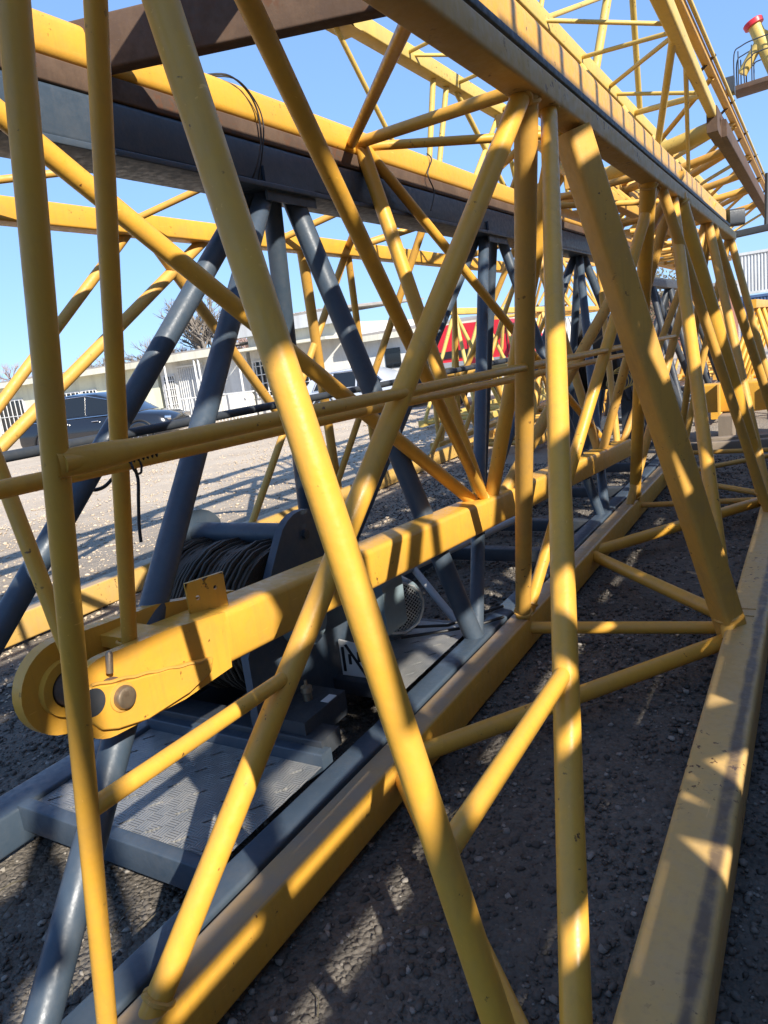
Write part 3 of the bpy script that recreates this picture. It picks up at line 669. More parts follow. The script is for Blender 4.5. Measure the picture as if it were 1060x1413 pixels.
for k in range(5):
    y = 9.5 + 2.6 * k
    strut(rt2, (-1.0, y, 4.08, -2.3, y + 1.2, 3.34, .03, 'r'), 'yellow_worn', 'strut', 10); strut(rt2, (-1.0, y + 2.4, 4.08, -2.3, y + 1.2, 3.34, .03, 'r'), 'yellow_worn', 'strut', 10)
MB().prism((-1.0, 11.0, 4.32), (-.90, 11.0, 4.32), rrect(.16, .2, .02)).build('pulley_bracket', 'dark_grey', rt2)


# ------------------------------------------------------------------ loose wires and rope
def sag(pts, n=6, wob=.0):
    pts = [Vector(p) for p in pts]; out = []
    for i in range(len(pts) - 1):
        p_ = pts[max(i - 1, 0)]; a = pts[i]; b = pts[i + 1]; q = pts[min(i + 2, len(pts) - 1)]
        for k in range(n):
            t = k / n
            out.append(.5 * ((2 * a) + (b - p_) * t + (2 * p_ - 5 * a + 4 * b - q) * t * t + (3 * a - p_ - 3 * b + q) * t ** 3) + Vector((random.uniform(-wob, wob),) * 3))
    out.append(pts[-1]); return out
cw = MB().path(sag([(-1.99, 2.30, 2.66), (-1.915, 2.37, 2.66), (-1.905, 2.46, 2.63), (-1.90, 2.51, 2.56), (-1.895, 2.50, 2.45), (-1.89, 2.44, 2.34), (-1.93, 2.42, 2.27)]), .0038, 6)
cw.path(sag([(-1.99, 2.33, 2.665), (-1.91, 2.41, 2.655), (-1.90, 2.50, 2.60), (-1.895, 2.53, 2.52), (-1.89, 2.49, 2.40), (-1.92, 2.46, 2.27)]), .0032, 6)
tag(cw.build('wire', 'black'), 'black wire looped over the sunlit yellow chord and grey chord', 'wire')
tag(MB().path(sag([(-1.93, 4.08, 2.66), (-1.90, 4.07, 2.62), (-1.895, 3.99, 2.53), (-1.89, 4.04, 2.44), (-1.885, 3.96, 2.33)]), .004, 5).build('wire', 'black'), 'thin kinked wire dangling from the chord right of the strut node', 'wire')
hw = MB().path(sag([(-1.20, 1.0, 1.40), (-1.196, 1.0, 1.37), (-1.198, .993, 1.33), (-1.2, .984, 1.28), (-1.2, .98, 1.243)]), .0035, 6)
for k in range(7):
    y = .975 + k * .012
    ring_bead(hw, (-1.2, y, 1.42), (0, 1, .3), .018, .0032, 14, 0)
ring_bead(hw, (-1.18, .99, 1.40), (1, .3, .2), .016, .0025, 14, .5)
tag(hw.build('cord', 'black'), 'black cord wrapped round the lower tie rod with its end hanging', 'cord')
tag(MB().path(sag([(-2.28, 1.60, 1.26), (-2.25, 1.64, 1.232), (-2.25, 1.69, 1.215), (-2.25, 1.75, 1.23), (-2.25, 1.85, 1.308), (-2.24, 1.88, 1.36)]), .007, 6).build('hose', 'black'), 'short black hose sagging from the grey leg behind the tie rods', 'hose')
cl = MB()
for k in range(5):
    ring_bead(cl, (-1.62 + .02 * k, 7.0, 1.06 + .012 * k), (.35, -.9, .15 * k), .085 + .006 * k, .005, 28, 0)
tag(cl.build('wire_coil', 'pale_yellow'), 'coil of pale wire hung on a strut in the far lattice', 'coil')

# ------------------------------------------------------------------ farther lattice sections
def lattice(label, mat, chords, y0, y1, pitch, r, faces, cw=.12, group=None, seg=12, mat2=None, vert=False):
    ox = sum(c[0] for c in chords) / len(chords)
    t = thing('lattice_section', label, 'crane section', (ox, (y0 + y1) / 2, 0), group)
    for x, z in chords: box_chord('chord', (x, y0, z), (x, y1, z), cw, cw, mat, t, .012)
    n = int((y1 - y0) / pitch)
    for (i, j) in faces:
        a, b = chords[i], chords[j]
        for k in range(n):
            ya = y0 + .15 + k * pitch; yb = ya + pitch / 2; yc = ya + pitch
            strut(t, (a[0], ya, a[1], b[0], yb, b[1], r, 'r'), mat2 or mat, 'strut', seg)
            strut(t, (a[0], yc, a[1], b[0], yb, b[1], r, 'r'), mat2 or mat, 'strut', seg)
            if vert: strut(t, (a[0], ya, a[1], b[0], ya, b[1], r * .85, 'r'), mat2 or mat, 'strut', seg)
    return t
G = 'lattice sections stacked beyond the near jib'
lattice('faded yellow square mast section standing on the sand behind the blue post', 'yellow_worn', [(-4.9, .15), (-3.5, .15), (-3.5, 1.20), (-4.9, 1.20)], 9.6, 17, 1.5, .042, [(0, 3), (1, 2), (3, 2), (0, 1)], .16, G, vert=True)
lattice('yellow lattice section piled high behind the red cab', 'yellow_worn', [(-8.2, 2.3), (-6.4, 2.3), (-7.3, 4.0)], 20.8, 29, 1.6, .04, [(0, 2), (1, 2), (0, 1)], .13, G)
lattice('dark grey lattice section behind the thick square strut', 'dark_grey', [(-2.9, .15), (-1.75, .15), (-2.3, 2.2)], 9.9, 18, 1.7, .05, [(0, 2), (1, 2), (0, 1)], .15, G)
lattice('yellow triangular section in line beyond the end of the near jib', 'yellow', [(-1.3, .14), (-.35, .14), (-.8, 1.65)], 11.6, 20, 1.3, .034, [(0, 2), (1, 2), (0, 1)], .12, G)
lattice('yellow lattice section with short bays far behind the twin tie rods', 'yellow_worn', [(-3.1, .14), (-2.1, .14), (-2.6, 1.9)], 19, 27, 1.3, .036, [(0, 2), (1, 2), (0, 1)], .12, G)
lattice('far yellow lattice section left of the dark grey lattice', 'pale_yellow', [(-7.0, .14), (-5.8, .14), (-6.4, 2.3)], 13.2, 21, 1.4, .04, [(0, 2), (1, 2), (0, 1)], .13, G)
lattice('yellow lattice section resting over the dark grey lattice, just under the rusty chord', 'yellow_worn', [(-2.9, 2.78), (-1.75, 2.78), (-2.3, 3.38)], 6.4, 19, 1.2, .034, [(0, 2), (1, 2), (0, 1)], .11, G)
yb = thing('box_beam', 'sunlit yellow box beam lying across the sand at the right', 'beam', (-.9, 10.5, 0))
box_chord('beam', (-1.35, 10.4, .52), (.4, 10.2, .52), .26, .36, 'yellow', yb, .02)
for x in (-1.1, -.5, .1): MB().box((x, 10.08, .335), (x + .02, 10.55, .71)).build('stiffener', 'yellow_worn', yb)
for x in (-1.0, .1):
    tag(MB().prism((x, 9.9, .165), (x, 10.8, .165), rrect(.16, .32, .01)).build('timber_bearer', 'timber'), 'weathered timber bearer under the %s end of the sunlit yellow box beam' % ('left' if x < 0 else 'right'), 'timber', 'timber bearers under the yellow beam')
for k, (x, y) in enumerate([(-.95, 9.2), (-.7, 9.6), (-2.3, 9.65)]):
    tag(MB().prism((x - .5, y, .06), (x + .6, y + .15, .06), rrect(.12, .11, .01)).build('timber_bearer', 'timber'), ['grey timber laid flat on the gravel before the yellow box beam', 'grey timber laid flat nearest the yellow box beam', 'grey timber under the dark grey lattice'][k], 'timber')

dr = thing('cable_drum', 'black cable drum with dark rope standing among the far dark grey lattice', 'drum', (-2.1, 8.6, .9))
for x in (-2.35, -1.85): MB().lathe((x, 8.6, 1.25), (1, 0, 0), [(0, .1), (.0, .52), (.03, .52), (.031, .1)], 32).build('flange', 'dark_grey', dr)
MB().lathe((-2.31, 8.6, 1.25), (1, 0, 0), [(0, .36)] + [(.01 + .0225 * k, .36 + .008 * (k % 2)) for k in range(20)] + [(.455, .36)], 32).build('rope_winding', 'rope', dr)
for x in (-2.38, -1.8): MB().prism((x, 8.6, .2), (x, 8.6, 1.3), rrect(.3, .04, .005), (0, 1, 0)).build('stand', 'dark_grey', dr)
# ------------------------------------------------------------------ unseen stack added right of the aisle to shade the foreground
def plate_wall(t, x, y0, y1, z0, z1, mat='tread', n=4):
    for k in range(n):
        a = y0 + (y1 - y0) * k / n; b = y0 + (y1 - y0) * (k + 1) / n
        MB().box((x, a + .006, z0), (x + .008, b - .006, z1)).build('shade_panel', mat, t)
st1 = lattice('grey panelled section added out of view to shade the foreground, lowest of the right stack', 'grey', [(1.5, .12), (2.5, .12), (2.5, 1.80), (1.5, 1.80)], -7, 8.5, 1.9, .045, [(0, 1), (3, 2), (1, 2)], .15, None, 12)
for za, zb, ya, yb, n_ in ((.20, 1.52, -7, 8.5, 9), (1.53, 1.66, -7, .6, 4), (1.53, 1.66, 1.5, 8.5, 4), (1.67, 1.80, -7, 8.5, 6)): plate_wall(st1, 1.58, ya, yb, za, zb, 'tread', n_)
st2 = lattice('yellow boarded section added out of view to shade the foreground, upper tier of the right stack', 'yellow', [(1.5, 2.1), (2.5, 2.1), (2.5, 4.05), (1.5, 4.05)], -7, 7.5, 1.8, .045, [(0, 3), (1, 2), (3, 2), (0, 1)], .15, None, 12, vert=True)
for za, zb, ya, yb, n_ in ((2.19, 2.40, -7, -1.1, 3), (2.19, 2.40, .5, 7.5, 4), (2.33, 2.40, -1.1, .5, 1), (1.885, 2.02, -6.9, -2.2, 3), (1.885, 2.02, .0, 1.2, 1), (1.885, 2.02, 1.9, 7.4, 4), (2.62, 2.92, -7, -1.05, 3), (2.62, 2.92, -.5, 7.5, 4), (3.22, 3.90, -7, 7.5, 6), (2.41, 2.61, -7, -2.2, 2), (2.41, 2.61, 2.6, 3.4, 1)): plate_wall(st2, 1.585, ya, yb, za, zb, 'timber', n_)  # gaps between the boards are shaped to let sun patches through
for y in (-5, -1, 3, 6):
    tag(MB().prism((1.6, y, 1.95), (2.7, y, 1.95), rrect(.12, .13, .01)).build('timber_bearer', 'timber'), 'timber bearer between the two tiers of the added shading stack, %s along the aisle' % {-5: 'rearmost', -1: 'second', 3: 'third', 6: 'farthest'}[y], 'timber', 'bearers in the added shading stack')

ld = thing('ladder', 'unseen pale ladder added on top of the shading stack to cast stripes', 'ladder', (1.5, 2.4, 4.2))  # added out of view so its rungs throw shadow stripes on the chord
for z in (4.19, 4.62): MB().prism((1.5, .9, z), (1.5, 5.4, z), rrect(.03, .05, .006)).build('ladder_rail', 'pipe_grey', ld)
for k in range(18): MB().tube((1.5, 1.02 + k * .25, 4.19), (1.5, 1.05 + k * .25, 4.62), .019, 10).build('rung', 'pipe_grey', ld)
# ------------------------------------------------------------------ long low building
FY = 22.0
def bx(x0, x1, y0, y1, z0, z1): return MB().box((x0, y0, z0), (x1, y1, z1))
def window(parent, x0, x1, z0, z1, nb=5, hb=2, pane='glass'):
    fr = MB()
    for a, b, c_, d in ((x0 - .05, x1 + .05, z1, z1 + .06), (x0 - .05, x1 + .05, z0 - .06, z0), (x0 - .05, x0, z0, z1), (x1, x1 + .05, z0, z1)): fr.box((a, FY - .06, c_), (b, FY + .02, d))
    w_ = fr.build('window', 'white', parent, False)
    MB().box((x0, FY - .022, z0), (x1, FY - .012, z1)).build('pane', 'glass', None, False)
    p = bpy.context.scene.objects[-1] if False else COL.objects[-1]
    p.parent = w_; p.matrix_parent_inverse = Matrix.Identity(4)
    p.location = (0, 0, 0); w_.matrix_parent_inverse = w_.matrix_parent_inverse
    bars = MB()
    for k in range(nb):
        x = x0 + (x1 - x0) * (k + .5) / nb; bars.box((x - .018, FY - .10, z0 - .03), (x + .018, FY - .075, z1 + .03))
    for k in range(hb):
        z = z0 + (z1 - z0) * (k + .5) / hb; bars.box((x0 - .04, FY - .115, z - .015), (x1 + .04, FY - .1005, z + .015))
    q = bars.build('window_bars', 'white', None, False); q.parent = w_; q.matrix_parent_inverse = Matrix.Identity(4)
    return w_
def house(label, x0, x1, zr, wall, eave_col, over=.55, fas=.30, dep=6.0):
    t = thing('long_building', label, 'building', (0, 0, 0))
    bx(x0, x1, FY, FY + dep, -.6, zr - fas).build('wall', wall, t, False)
    rf = MB(); rf.add([(x0 - .1, FY - over, zr), (x1 + .1, FY - over, zr), (x1 + .1, FY + dep + .3, zr + .35), (x0 - .1, FY + dep + .3, zr + .35), (x0 - .1, FY - over, zr - .06), (x1 + .1, FY - over, zr - .06), (x1 + .1, FY + dep + .3, zr + .29), (x0 - .1, FY + dep + .3, zr + .29)],
        [(0, 1, 2, 3), (7, 6, 5, 4), (0, 4, 5, 1), (1, 5, 6, 2), (2, 6, 7, 3), (3, 7, 4, 0)]); rf.build('roof', 'roof', t, False)
    bx(x0 - .1, x1 + .1, FY - over - .03, FY - over + .05, zr - fas, zr - .062).build('fascia', eave_col, t, False)
    bx(x0 - .06, x1 + .06, FY - over + .052, FY + .0, zr - fas, zr - fas + .05).build('soffit', eave_col, t, False)
    return t
hA = house('cream long building at far left with barred windows behind the black car', -40, -23.9, 2.72, 'wall_cream', 'eave')
for x0, x1, z0, z1, nb in [(-35.6, -33.4, .25, 1.75, 6), (-30.4, -29.1, 1.1, 1.75, 4), (-28.9, -27.9, 1.1, 1.75, 4), (-38.6, -36.9, .4, 1.75, 5)]: window(hA, x0, x1, z0, z1, nb, 1)
hB = house('white middle building with pale eave and grilled doorway right of the black car', -23.7, -18.9, 2.78, 'wall_white', 'eave', .7, .34)
window(hB, -23.5, -22.9, .6, 1.9, 5, 4); window(hB, -20.85, -20.3, 1.0, 1.85, 3, 2)
gd = MB()
for k in range(12): gd.box((-22.55 + k * .12, FY - .12, .05), (-22.525 + k * .12, FY - .09, 2.2))
gd.box((-22.6, FY - .14, 2.2), (-21.1, FY - .07, 2.26)); gd.build('door_grille', 'white', hB, False)
for x in (-22.68, -21.02, -20.8): MB().tube((x, FY - .65, -.3), (x, FY - .65, 2.42), .04, 10).build('canopy_post', 'white', hB)
bx(-22.45, -21.2, FY - .03, FY - .001, 0, 2.1).build('door', 'corr', hB, False)
hC = house('white building with raised grey corrugated roof in the middle distance', -18.7, -14.3, 3.45, 'wall_white', 'corr', .5, .5)
bx(-18.7, -14.3, FY - 1.2, FY - .001, 2.42, 2.52).build('canopy', 'eave', hC, False)
window(hC, -18.55, -17.6, .7, 2.0, 4, 4); window(hC, -16.6, -15.9, .9, 1.9, 3, 3)
for x in (-18.3, -16.5, -14.6): MB().tube((x, FY - 1.15, -.4), (x, FY - 1.15, 2.42), .04, 10).build('canopy_post', 'white', hC)
for k in range(22):
    x = -18.7 + k * .2; MB().tube((x, FY - .5, 3.475), (x, FY + 6.2, 3.82), .03, 6).build('roof_corrugation', 'roof', hC)
hD = house('low white building with one dark square window left of the red cab', -14.1, -8.0, 2.42, 'wall_white', 'eave', .4, .25)
bx(-12.75, -12.15, FY - .03, FY - .002, 1.2, 1.85).build('window', 'glass', hD, False); window(hD, -11.0, -10.0, .8, 1.7, 4, 2)
rl = thing('railing', 'white picket railing in front of the grilled doorway', 'railing', (-19.5, 20.6, 0))
for k in range(22):
    x = -21.4 + k * .17; MB().box((x, 20.6, -.1), (x + .025, 20.625, .95)).build('picket', 'white', rl, False)
MB().box((-21.45, 20.59, .955), (-17.6, 20.635, 1.0)).build('top_rail', 'white', rl, False)

# ------------------------------------------------------------------ vehicles
def car(label, center, ang, L, H, Wd, mat, z0, suv=True, name='parked_car'):
    T = Matrix.Translation(center) @ Matrix.Rotation(ang, 4, 'Z')
    t = thing(name, label, 'car', center)
    # stations along x: (x, bottom, shoulder z, half width)
    k = L / 4.8; h = H / 1.68
    st = [(-2.40, .42, .80, .70), (-2.36, .32, .98, .83), (-2.1, .26, 1.05, .92), (-1.2, .24, 1.04, .95), (0, .24, 1.01, .96), (1.0, .24, .99, .95), (1.55, .26, .96, .93), (2.05, .28, .88, .88), (2.30, .32, .76, .80), (2.40, .42, .62, .66)]
    mb = MB(); rings = []
    for x, zb, zs, hw in st:
        ring = [(x * k, -hw * .92, zb * h), (x * k, -hw, (zb + .12) * h), (x * k, -hw * 1.0, (zb + zs) / 2 * h), (x * k, -hw * .97, (zs - .06) * h), (x * k, -hw * .88, zs * h), (x * k, 0, (zs + .03) * h),
                (x * k, hw * .88, zs * h), (x * k, hw * .97, (zs - .06) * h), (x * k, hw, (zb + zs) / 2 * h), (x * k, hw, (zb + .12) * h), (x * k, hw * .92, zb * h)]
        rings.append(ring)
    n = len(rings[0]); vs = [p for r in rings for p in r]
    fs = [(i * n + j, (i + 1) * n + j, (i + 1) * n + (j + 1) % n, i * n + (j + 1) % n) for i in range(len(rings) - 1) for j in range(n)] + [tuple(range(n)), tuple(range((len(rings) - 1) * n, len(rings) * n))[::-1]]
    xf(mb.add(vs, fs), T).build('body', mat, t, True, 50)
    # cabin: loft bottom outline to roof outline
    cb = [(-2.25, 1.02, .84), (-1.9, 1.45, .70), (-1.5, 1.62, .66), (-.6, 1.68, .66), (.2, 1.64, .66), (.75, 1.45, .68), (1.35, 1.0, .84)]
    mb = MB(); rings = []
    for x, z, hw in cb:
        rings.append([(x * k, -.88, .99 * h), (x * k, -hw, z * h * .985), (x * k, -hw * .85, z * h), (x * k, 0, (z + .02) * h), (x * k, hw * .85, z * h), (x * k, hw, z * h * .985), (x * k, .88, .99 * h)])
    n = 7; vs = [p for r in rings for p in r]
    fs = [(i * n + j, (i + 1) * n + j, (i + 1) * n + (j + 1), i * n + (j + 1)) for i in range(len(rings) - 1) for j in range(n - 1)] + [tuple(range(n)), tuple(range((len(rings) - 1) * n, len(rings) * n))[::-1]]
    xf(mb.add(vs, fs), T).build('cabin', mat, t, True, 35)
    def side_pt(x, f, s):   # point on the cabin side, f from sill to roof
        for i in range(len(cb) - 1):
            if cb[i][0] <= x <= cb[i + 1][0]:
                u = (x - cb[i][0]) / (cb[i + 1][0] - cb[i][0]); z = cb[i][1] + (cb[i + 1][1] - cb[i][1]) * u; hw = cb[i][2] + (cb[i + 1][2] - cb[i][2]) * u
        y = .88 + (hw - .88) * f; zz = .99 + (z * .985 - .99) * f
        return (x * k, s * (y + .012), zz * h)
    for s in (-1, 1):
        for poly, nm in [([(-1.75, .12), (-1.05, .12), (-1.05, .90), (-1.55, .84)], 'rear_side_window'), ([(-.98, .12), (-.12, .12), (-.12, .92), (-.98, .92)], 'door_window'), ([(-.05, .12), (1.02, .16), (.55, .84), (-.05, .92)], 'door_window')]:
            pts = [side_pt(x, f, s) for x, f in poly]
            pin = [(p[0], p[1] - s * .03, p[2]) for p in pts]; m_ = len(pts)
            xf(MB().add(pts + pin, [tuple(range(m_)), tuple(range(m_, 2 * m_))[::-1]] + [(i, (i + 1) % m_, m_ + (i + 1) % m_, m_ + i) for i in range(m_)]), T).build(nm, 'glass', t, False)
        tr = [side_pt(x, f, s) for x, f in [(-1.80, .07), (-1.60, .90), (-1.05, .965), (-.1, .975), (.6, .90), (1.1, .10), (-1.80, .06)]]
        xf(MB().path([(p[0], p[1] + s * .006, p[2]) for p in tr], .014, 6), T).build('chrome_trim', 'chrome', t)
        xf(MB().prism((.92 * k, s * .93, 1.06 * h), (1.0 * k, s * 1.08, 1.08 * h), rrect(.12, .15, .04)), T).build('mirror', mat, t)
        for x in (-.85, .1): xf(MB().tube((x * k, s * .975, .88 * h), ((x + .2) * k, s * .975, .88 * h), .014, 6), T).build('door_handle', 'chrome', t)
        for x in (-1.42, 1.50):
            wl = xf(MB().lathe((x * k, s * (.97 - .22), .355), (0, s, 0), [(0, .30), (.02, .355), (.20, .355), (.225, .33), (.226, .25)], 28), T).build('wheel', 'tyre', t)
            rm = MB().lathe((x * k, s * (.97 - .01), .355), (0, s, 0), [(0, .25), (.015, .25), (.02, .22), (-.03, .2), (-.03, .05), (.015, .04)], 24)
            for q in range(5):
                a = 2 * math.pi * q / 5; rm.prism((x * k + .05 * math.cos(a), s * .975, .355 + .05 * math.sin(a)), (x * k + .23 * math.cos(a), s * .975, .355 + .23 * math.sin(a)), rrect(.05, .03, .01))
            ro = xf(rm, T).build('rim', 'rim', None); ro.parent = wl; ro.matrix_parent_inverse = Matrix.Identity(4)
            ar = [(x * k + .43 * math.cos(R_(a)), s * (.945), .36 + .43 * math.sin(R_(a))) for a in range(-10, 191, 10)]
            xf(MB().path(ar, .03, 6), T).build('wheel_arch', 'black', t)
        xf(MB().prism((2.18 * k, s * .62, .74 * h), (2.34 * k, s * .56, .72 * h), rrect(.34, .13, .04)), T).build('headlight', 'chrome', t)
        xf(MB().prism((-2.38 * k, s * .72, .86 * h), (-2.30 * k, s * .76, .88 * h), rrect(.3, .18, .04)), T).build('taillight', 'red', t)
    return t
car('black car parked side-on in front of the cream building', (-18.91, 15.03, -0.12), R_(22), 4.95, 1.74, 1.95, 'car', 0)
car('silver car parked before the low white building, roof showing', (-12.3, 20.0, -.12), R_(8), 4.3, 1.48, 1.8, 'silver', 0)
# red truck cab
tk = thing('red_truck', 'bright red truck cab and hood seen between the yellow struts', 'truck', (-8.0, 18.4, 0))
cab = [(-9.15, .55), (-6.55, .55), (-6.55, 1.55), (-6.72, 1.95), (-7.1, 2.16), (-8.55, 2.20), (-8.8, 2.08), (-9.15, 1.45)]
def prof_y(poly, y0, y1):
    n = len(poly); vs = [(a, y0, b) for a, b in poly] + [(a, y1, b) for a, b in poly]
    return MB().add(vs, [(i, (i + 1) % n, n + (i + 1) % n, n + i) for i in range(n)] + [tuple(range(n))[::-1], tuple(range(n, 2 * n))])
prof_y(cab, 18.2, 20.2).build('cab', 'red', tk, True, 30)
for p in ([(-8.9, 1.32), (-7.9, 1.32), (-7.9, 1.52), (-8.85, 1.50)], ): prof_y(p, 18.17, 18.199).build('grille', 'black', tk, False)
prof_y([(-8.75, .95), (-8.15, .95), (-8.15, 1.22), (-8.75, 1.22)], 18.165, 18.199).build('headlight', 'chrome', tk, False)
prof_y([(-7.55, .95), (-6.95, .95), (-6.95, 1.22), (-7.55, 1.22)], 18.165, 18.199).build('headlight', 'chrome', tk, False)
for x in (-8.0, -7.4, -6.9): prof_y([(x, .6), (x + .02, .6), (x + .02, 2.0), (x, 2.0)], 18.188, 18.1995).build('panel_seam', 'black', tk, False)
prof_y([(-9.2, .62), (-6.5, .62), (-6.5, .80), (-9.2, .80)], 18.05, 18.19).build('bumper', 'white', tk, False)
for x in (-8.7, -7.0): MB().lathe((x, 18.25, .45), (0, 1, 0), [(0, .3), (.02, .45), (.25, .45), (.27, .3)], 24).build('wheel', 'tyre', tk)

# ------------------------------------------------------------------ far right: containers, house, platform
def container(label, x0, x1, y0, y1, z0, z1, mat):
    t = thing('shipping_container', label, 'container', (x0, y0, z0))
    n = int((x1 - x0) / .14); pts = []
    for k in range(n):
        a = x0 + k * .14; pts += [(a, y0), (a + .05, y0), (a + .07, y0 + .04), (a + .12, y0 + .04)]
    m_ = len(pts); vs = [(x, y, z0 + .12) for x, y in pts] + [(x, y, z1 - .1) for x, y in pts]
    MB().add(vs, [(i, i + 1, m_ + i + 1, m_ + i) for i in range(m_ - 1)]).build('corrugated_side', mat, t, False)
    MB().box((x0 + .05, y0 + .05, z0 + .05), (x1 - .05, y1, z1 - .05)).build('shell', mat, t, False)
    for zz in (z0, z1 - .12): MB().box((x0 - .04, y0 - .04, zz), (x1 + .04, y0 + .06, zz + .12)).build('frame_rail', mat, t, False)
    for xx in (x0 - .05, x1 - .07): MB().box((xx, y0 - .045, z0 + .121), (xx + .12, y0 + .06, z1 - .121)).build('corner_post', mat, t, False)
container('blue corrugated container on the ground at far right', -3.2, 2.8, 40, 42.4, -.2, 2.3, 'blue')
container('pale corrugated container stacked on the blue one', -3.3, -1.75, 40, 42.4, 2.36, 4.3, 'corr')
container('orange-red container stacked beside the pale one', -1.6, 2.7, 40, 42.4, 2.36, 4.5, 'orange')
hs = thing('brick_house', 'small red-brown brick building behind the far lattice at right', 'building', (-6, 52, 0))
MB().box((-9.5, 50, -.5), (-4.6, 55, 3.3)).build('wall', 'brick', hs, False); MB().box((-9.8, 49.7, 3.302), (-4.3, 55.3, 3.5)).build('roof', 'roof', hs, False)
for x in (-8.5, -6.5): MB().box((x, 49.96, 1.2), (x + .9, 49.998, 2.3)).build('window', 'glass', hs, False)
cg = thing('access_platform', 'railed platform round a yellow pipe boom high at the upper right', 'platform', (-1.6, 30, 8.6))
MB().prism((-2.45, 30, 8.86), (.6, 30, 9.0), rrect(1.1, .16, .02)).build('deck', 'rust', cg)
bo = MB().tube((-2.22, 29.9, 9.35), (-1.50, 29.9, 10.45), .16, 20).build('boom_pipe', 'pale_yellow', cg)
MB().tube((-1.85, 29.9, 10.75), (-1.1, 29.9, 8.9), .20, 20, .26).build('boom_pipe', 'pale_yellow', cg)
MB().lathe((-1.87, 29.9, 10.80), (-.37, 0, .93), [(-.12, .22), (-.11, .30), (.02, .31), (.05, .28)], 26).build('red_flange', 'red', cg)
for y in (29.5, 30.5):
    for z_, s_ in ((9.95, 0), (9.55, .3)):
        MB().path(sag([(-2.42 + s_, y, 8.95), (-2.42 + s_, y, z_ - .05), (-2.2 + s_, y, z_ + .15), (-1.6, y, z_ + .25), (.5, y, z_ + .35)], 5), .022, 6).build('guard_rail', 'dark_grey', cg)
    for x in (-2.3, -1.9, -1.3, -.7): MB().tube((x, y, 8.95), (x, y, 9.95 + (x + 2.4) * .2), .02, 6).build('rail_post', 'dark_grey', cg)
for (x, y) in [(-.95, 29.5), (.2, 29.5), (-.95, 30.5), (.2, 30.5)]: MB().prism((x, y, -.3), (x, y, 12), rrect(.14, .14, .01), (0, 1, 0)).build('mast_leg', 'pale_yellow', cg)
for k in range(9):
    z = .4 + k * 1.2
    for y in (29.5, 30.5): MB().tube((-.95, y, z), (.2, y, z + 1.2), .04, 8).build('strut', 'pale_yellow', cg)
# gantry-like bracket hung from the end of the rusty section
br = thing('hanging_bracket', 'dark steel bracket with small motor below the stacked sections at right', 'bracket', (-.9, 12, 2.5))
MB().prism((-1.15, 11.9, 2.62), (-.35, 11.9, 2.66), rrect(.1, .09, .01)).build('arm', 'dark_grey', br)
for x in (-.62, -.45): MB().tube((x, 11.9, 2.66), (x + .02, 11.9, 3.35), .03, 8).build('hanger', 'dark_grey', br)
MB().tube((-.45, 11.9, 2.66), (-.62, 11.9, 3.0), .025, 8).build('hanger', 'dark_grey', br)
MB().prism((-1.10, 11.8, 2.85), (-.92, 11.9, 2.85), rrect(.2, .22, .04)).build('hoist_motor', 'dark_grey', br)

# ------------------------------------------------------------------ trees
def bare_tree(label, x, y, h, seed, mat2='twig', spread=.55, lean=0, n0=5):
    rn = random.Random(seed); t = thing('bare_tree', label, 'tree', (x, y, 0))
    trunk = MB(); crown = MB()
    def grow(p, d, L, r, depth):
        q = p + d * L
        (trunk if depth > 3 else crown).tube(p, q, r, 7 if depth > 3 else (4 if depth > 1 else 3), r * .68)
        if depth == 0: return
        m_ = n0 + 1 if depth == 5 else rn.choice((3, 4, 5, 5))
        for _ in range(m_):
            a = Vector((rn.gauss(0, spread), rn.gauss(0, spread), rn.uniform(-.1, .35)))
            grow(p + d * L * rn.uniform(.55, 1.0), (d + a).normalized(), L * rn.uniform(.55, .82), r * .60, depth - 1)
    grow(Vector((x, y, -.2)), Vector((lean, 0, 1)).normalized(), h * .30, h * .024, 5)
    trunk.build('trunk', 'bark', t); crown.build('crown', mat2, t)
bare_tree('tall bare tree with fine upswept twigs behind the white middle building', -31.2, 33.0, 8.6, 3, 'bark', .5)
bare_tree('reddish bare tree rounded and low behind the white middle building', -34.6, 33.5, 6.2, 5, 'twig', .75)
bare_tree('thin bare tree at the left end of the roofline', -52.0, 35.0, 6.3, 9, 'twig', .55)
bare_tree('bare tree behind the cream building between the two left posts', -44.5, 36.0, 6.0, 12, 'bark', .6)
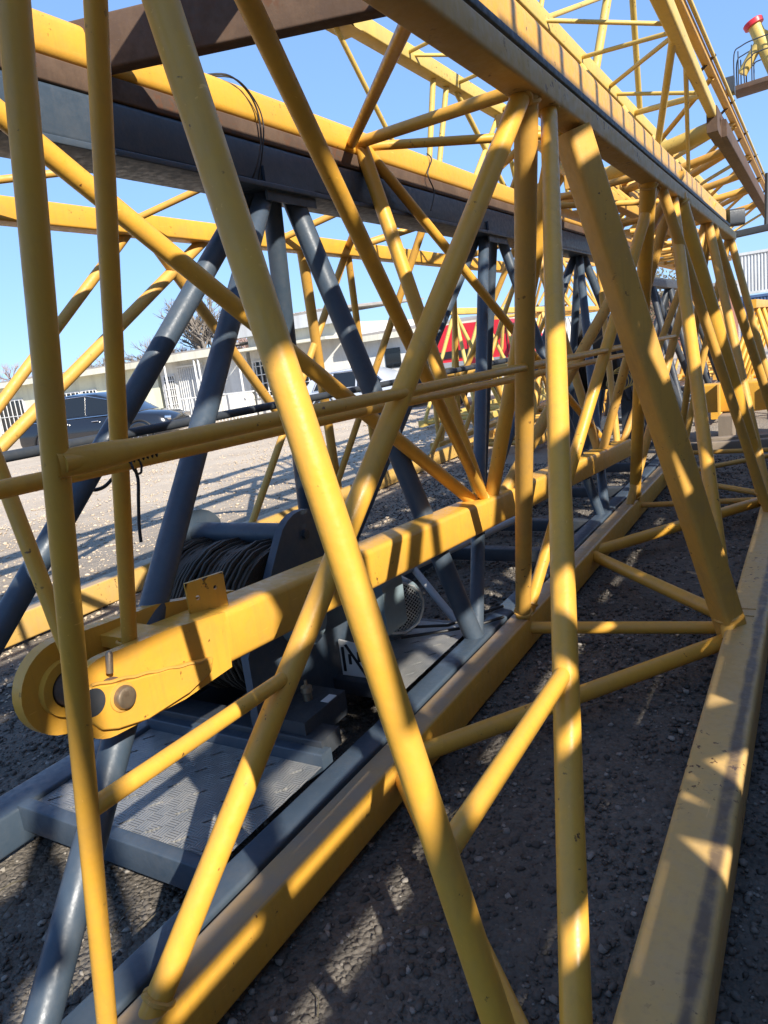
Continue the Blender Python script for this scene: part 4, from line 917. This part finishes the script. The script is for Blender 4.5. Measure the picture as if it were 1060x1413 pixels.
bare_tree('bare tree with dense twigs rightmost of the bare trees', -29.0, 35.5, 7.0, 21, 'twig', .65)
bare_tree('pale bare tree left of the reddish one', -38.0, 35.5, 6.6, 31, 'bark', .6)
def leafy(label, x, y, h, rad, seed, n=2600):
    rn = np.random.default_rng(seed); t = thing('scrub_tree', label, 'tree', (x, y, 0)); mb = MB()
    for k in range(9):
        a = rn.uniform(0, 6.28); mb.tube((x, y, 0), (x + rad * .7 * math.cos(a), y + rad * .7 * math.sin(a), h * rn.uniform(.5, .95)), .05, 6, .012)
    mb.build('trunk', 'bark', t); lf = MB(); cl_ = [(rn.normal(0, rad * .5), rn.normal(0, rad * .5), rn.uniform(.3, 1.0) * h) for _ in range(26)]
    for k in range(n):
        c = cl_[rn.integers(len(cl_))]; p = Vector((x + c[0] + rn.normal(0, .22), y + c[1] + rn.normal(0, .22), max(.1, c[2] + rn.normal(0, .2))))
        a = Vector(rn.normal(0, 1, 3)).normalized(); b = a.orthogonal().normalized(); s_ = rn.uniform(.03, .075)
        lf.add([p + a * s_, p + b * s_ * .5, p - a * s_, p - b * s_ * .5], [(0, 1, 2, 3)])
    lf.build('crown', 'scrub', t, False)
leafy('brown dry-leaved bush beyond the far lattice', -4.6, 24.5, 3.0, 1.2, 4)
leafy('brown dry-leaved bush smaller and right of the other', -6.4, 30.0, 2.6, 1.3, 6)

# ------------------------------------------------------------------ dry stems and chips on the gravel
dg = MB()
for k in range(150):
    x, y = random.uniform(-3.2, .2), random.uniform(.4, 6.0); a = random.uniform(0, 6.28); L = random.uniform(.04, .22)
    z = .012 * math.sin(x * 2.1 + y * 1.3) + .010 * math.sin(y * 3.7 - x * 2.9) + .012
    dg.path([(x, y, z), (x + .5 * L * math.cos(a), y + .5 * L * math.sin(a), z + random.uniform(.0, .012)), (x + L * math.cos(a + .3), y + L * math.sin(a + .3), z + random.uniform(0, .006))], random.uniform(.0009, .0018), 4)
o = dg.build('dry_grass', 'scrub'); o['kind'] = 'stuff'; o['label'] = 'dry stalks lying loose on the gravel'; o['category'] = 'dry grass'
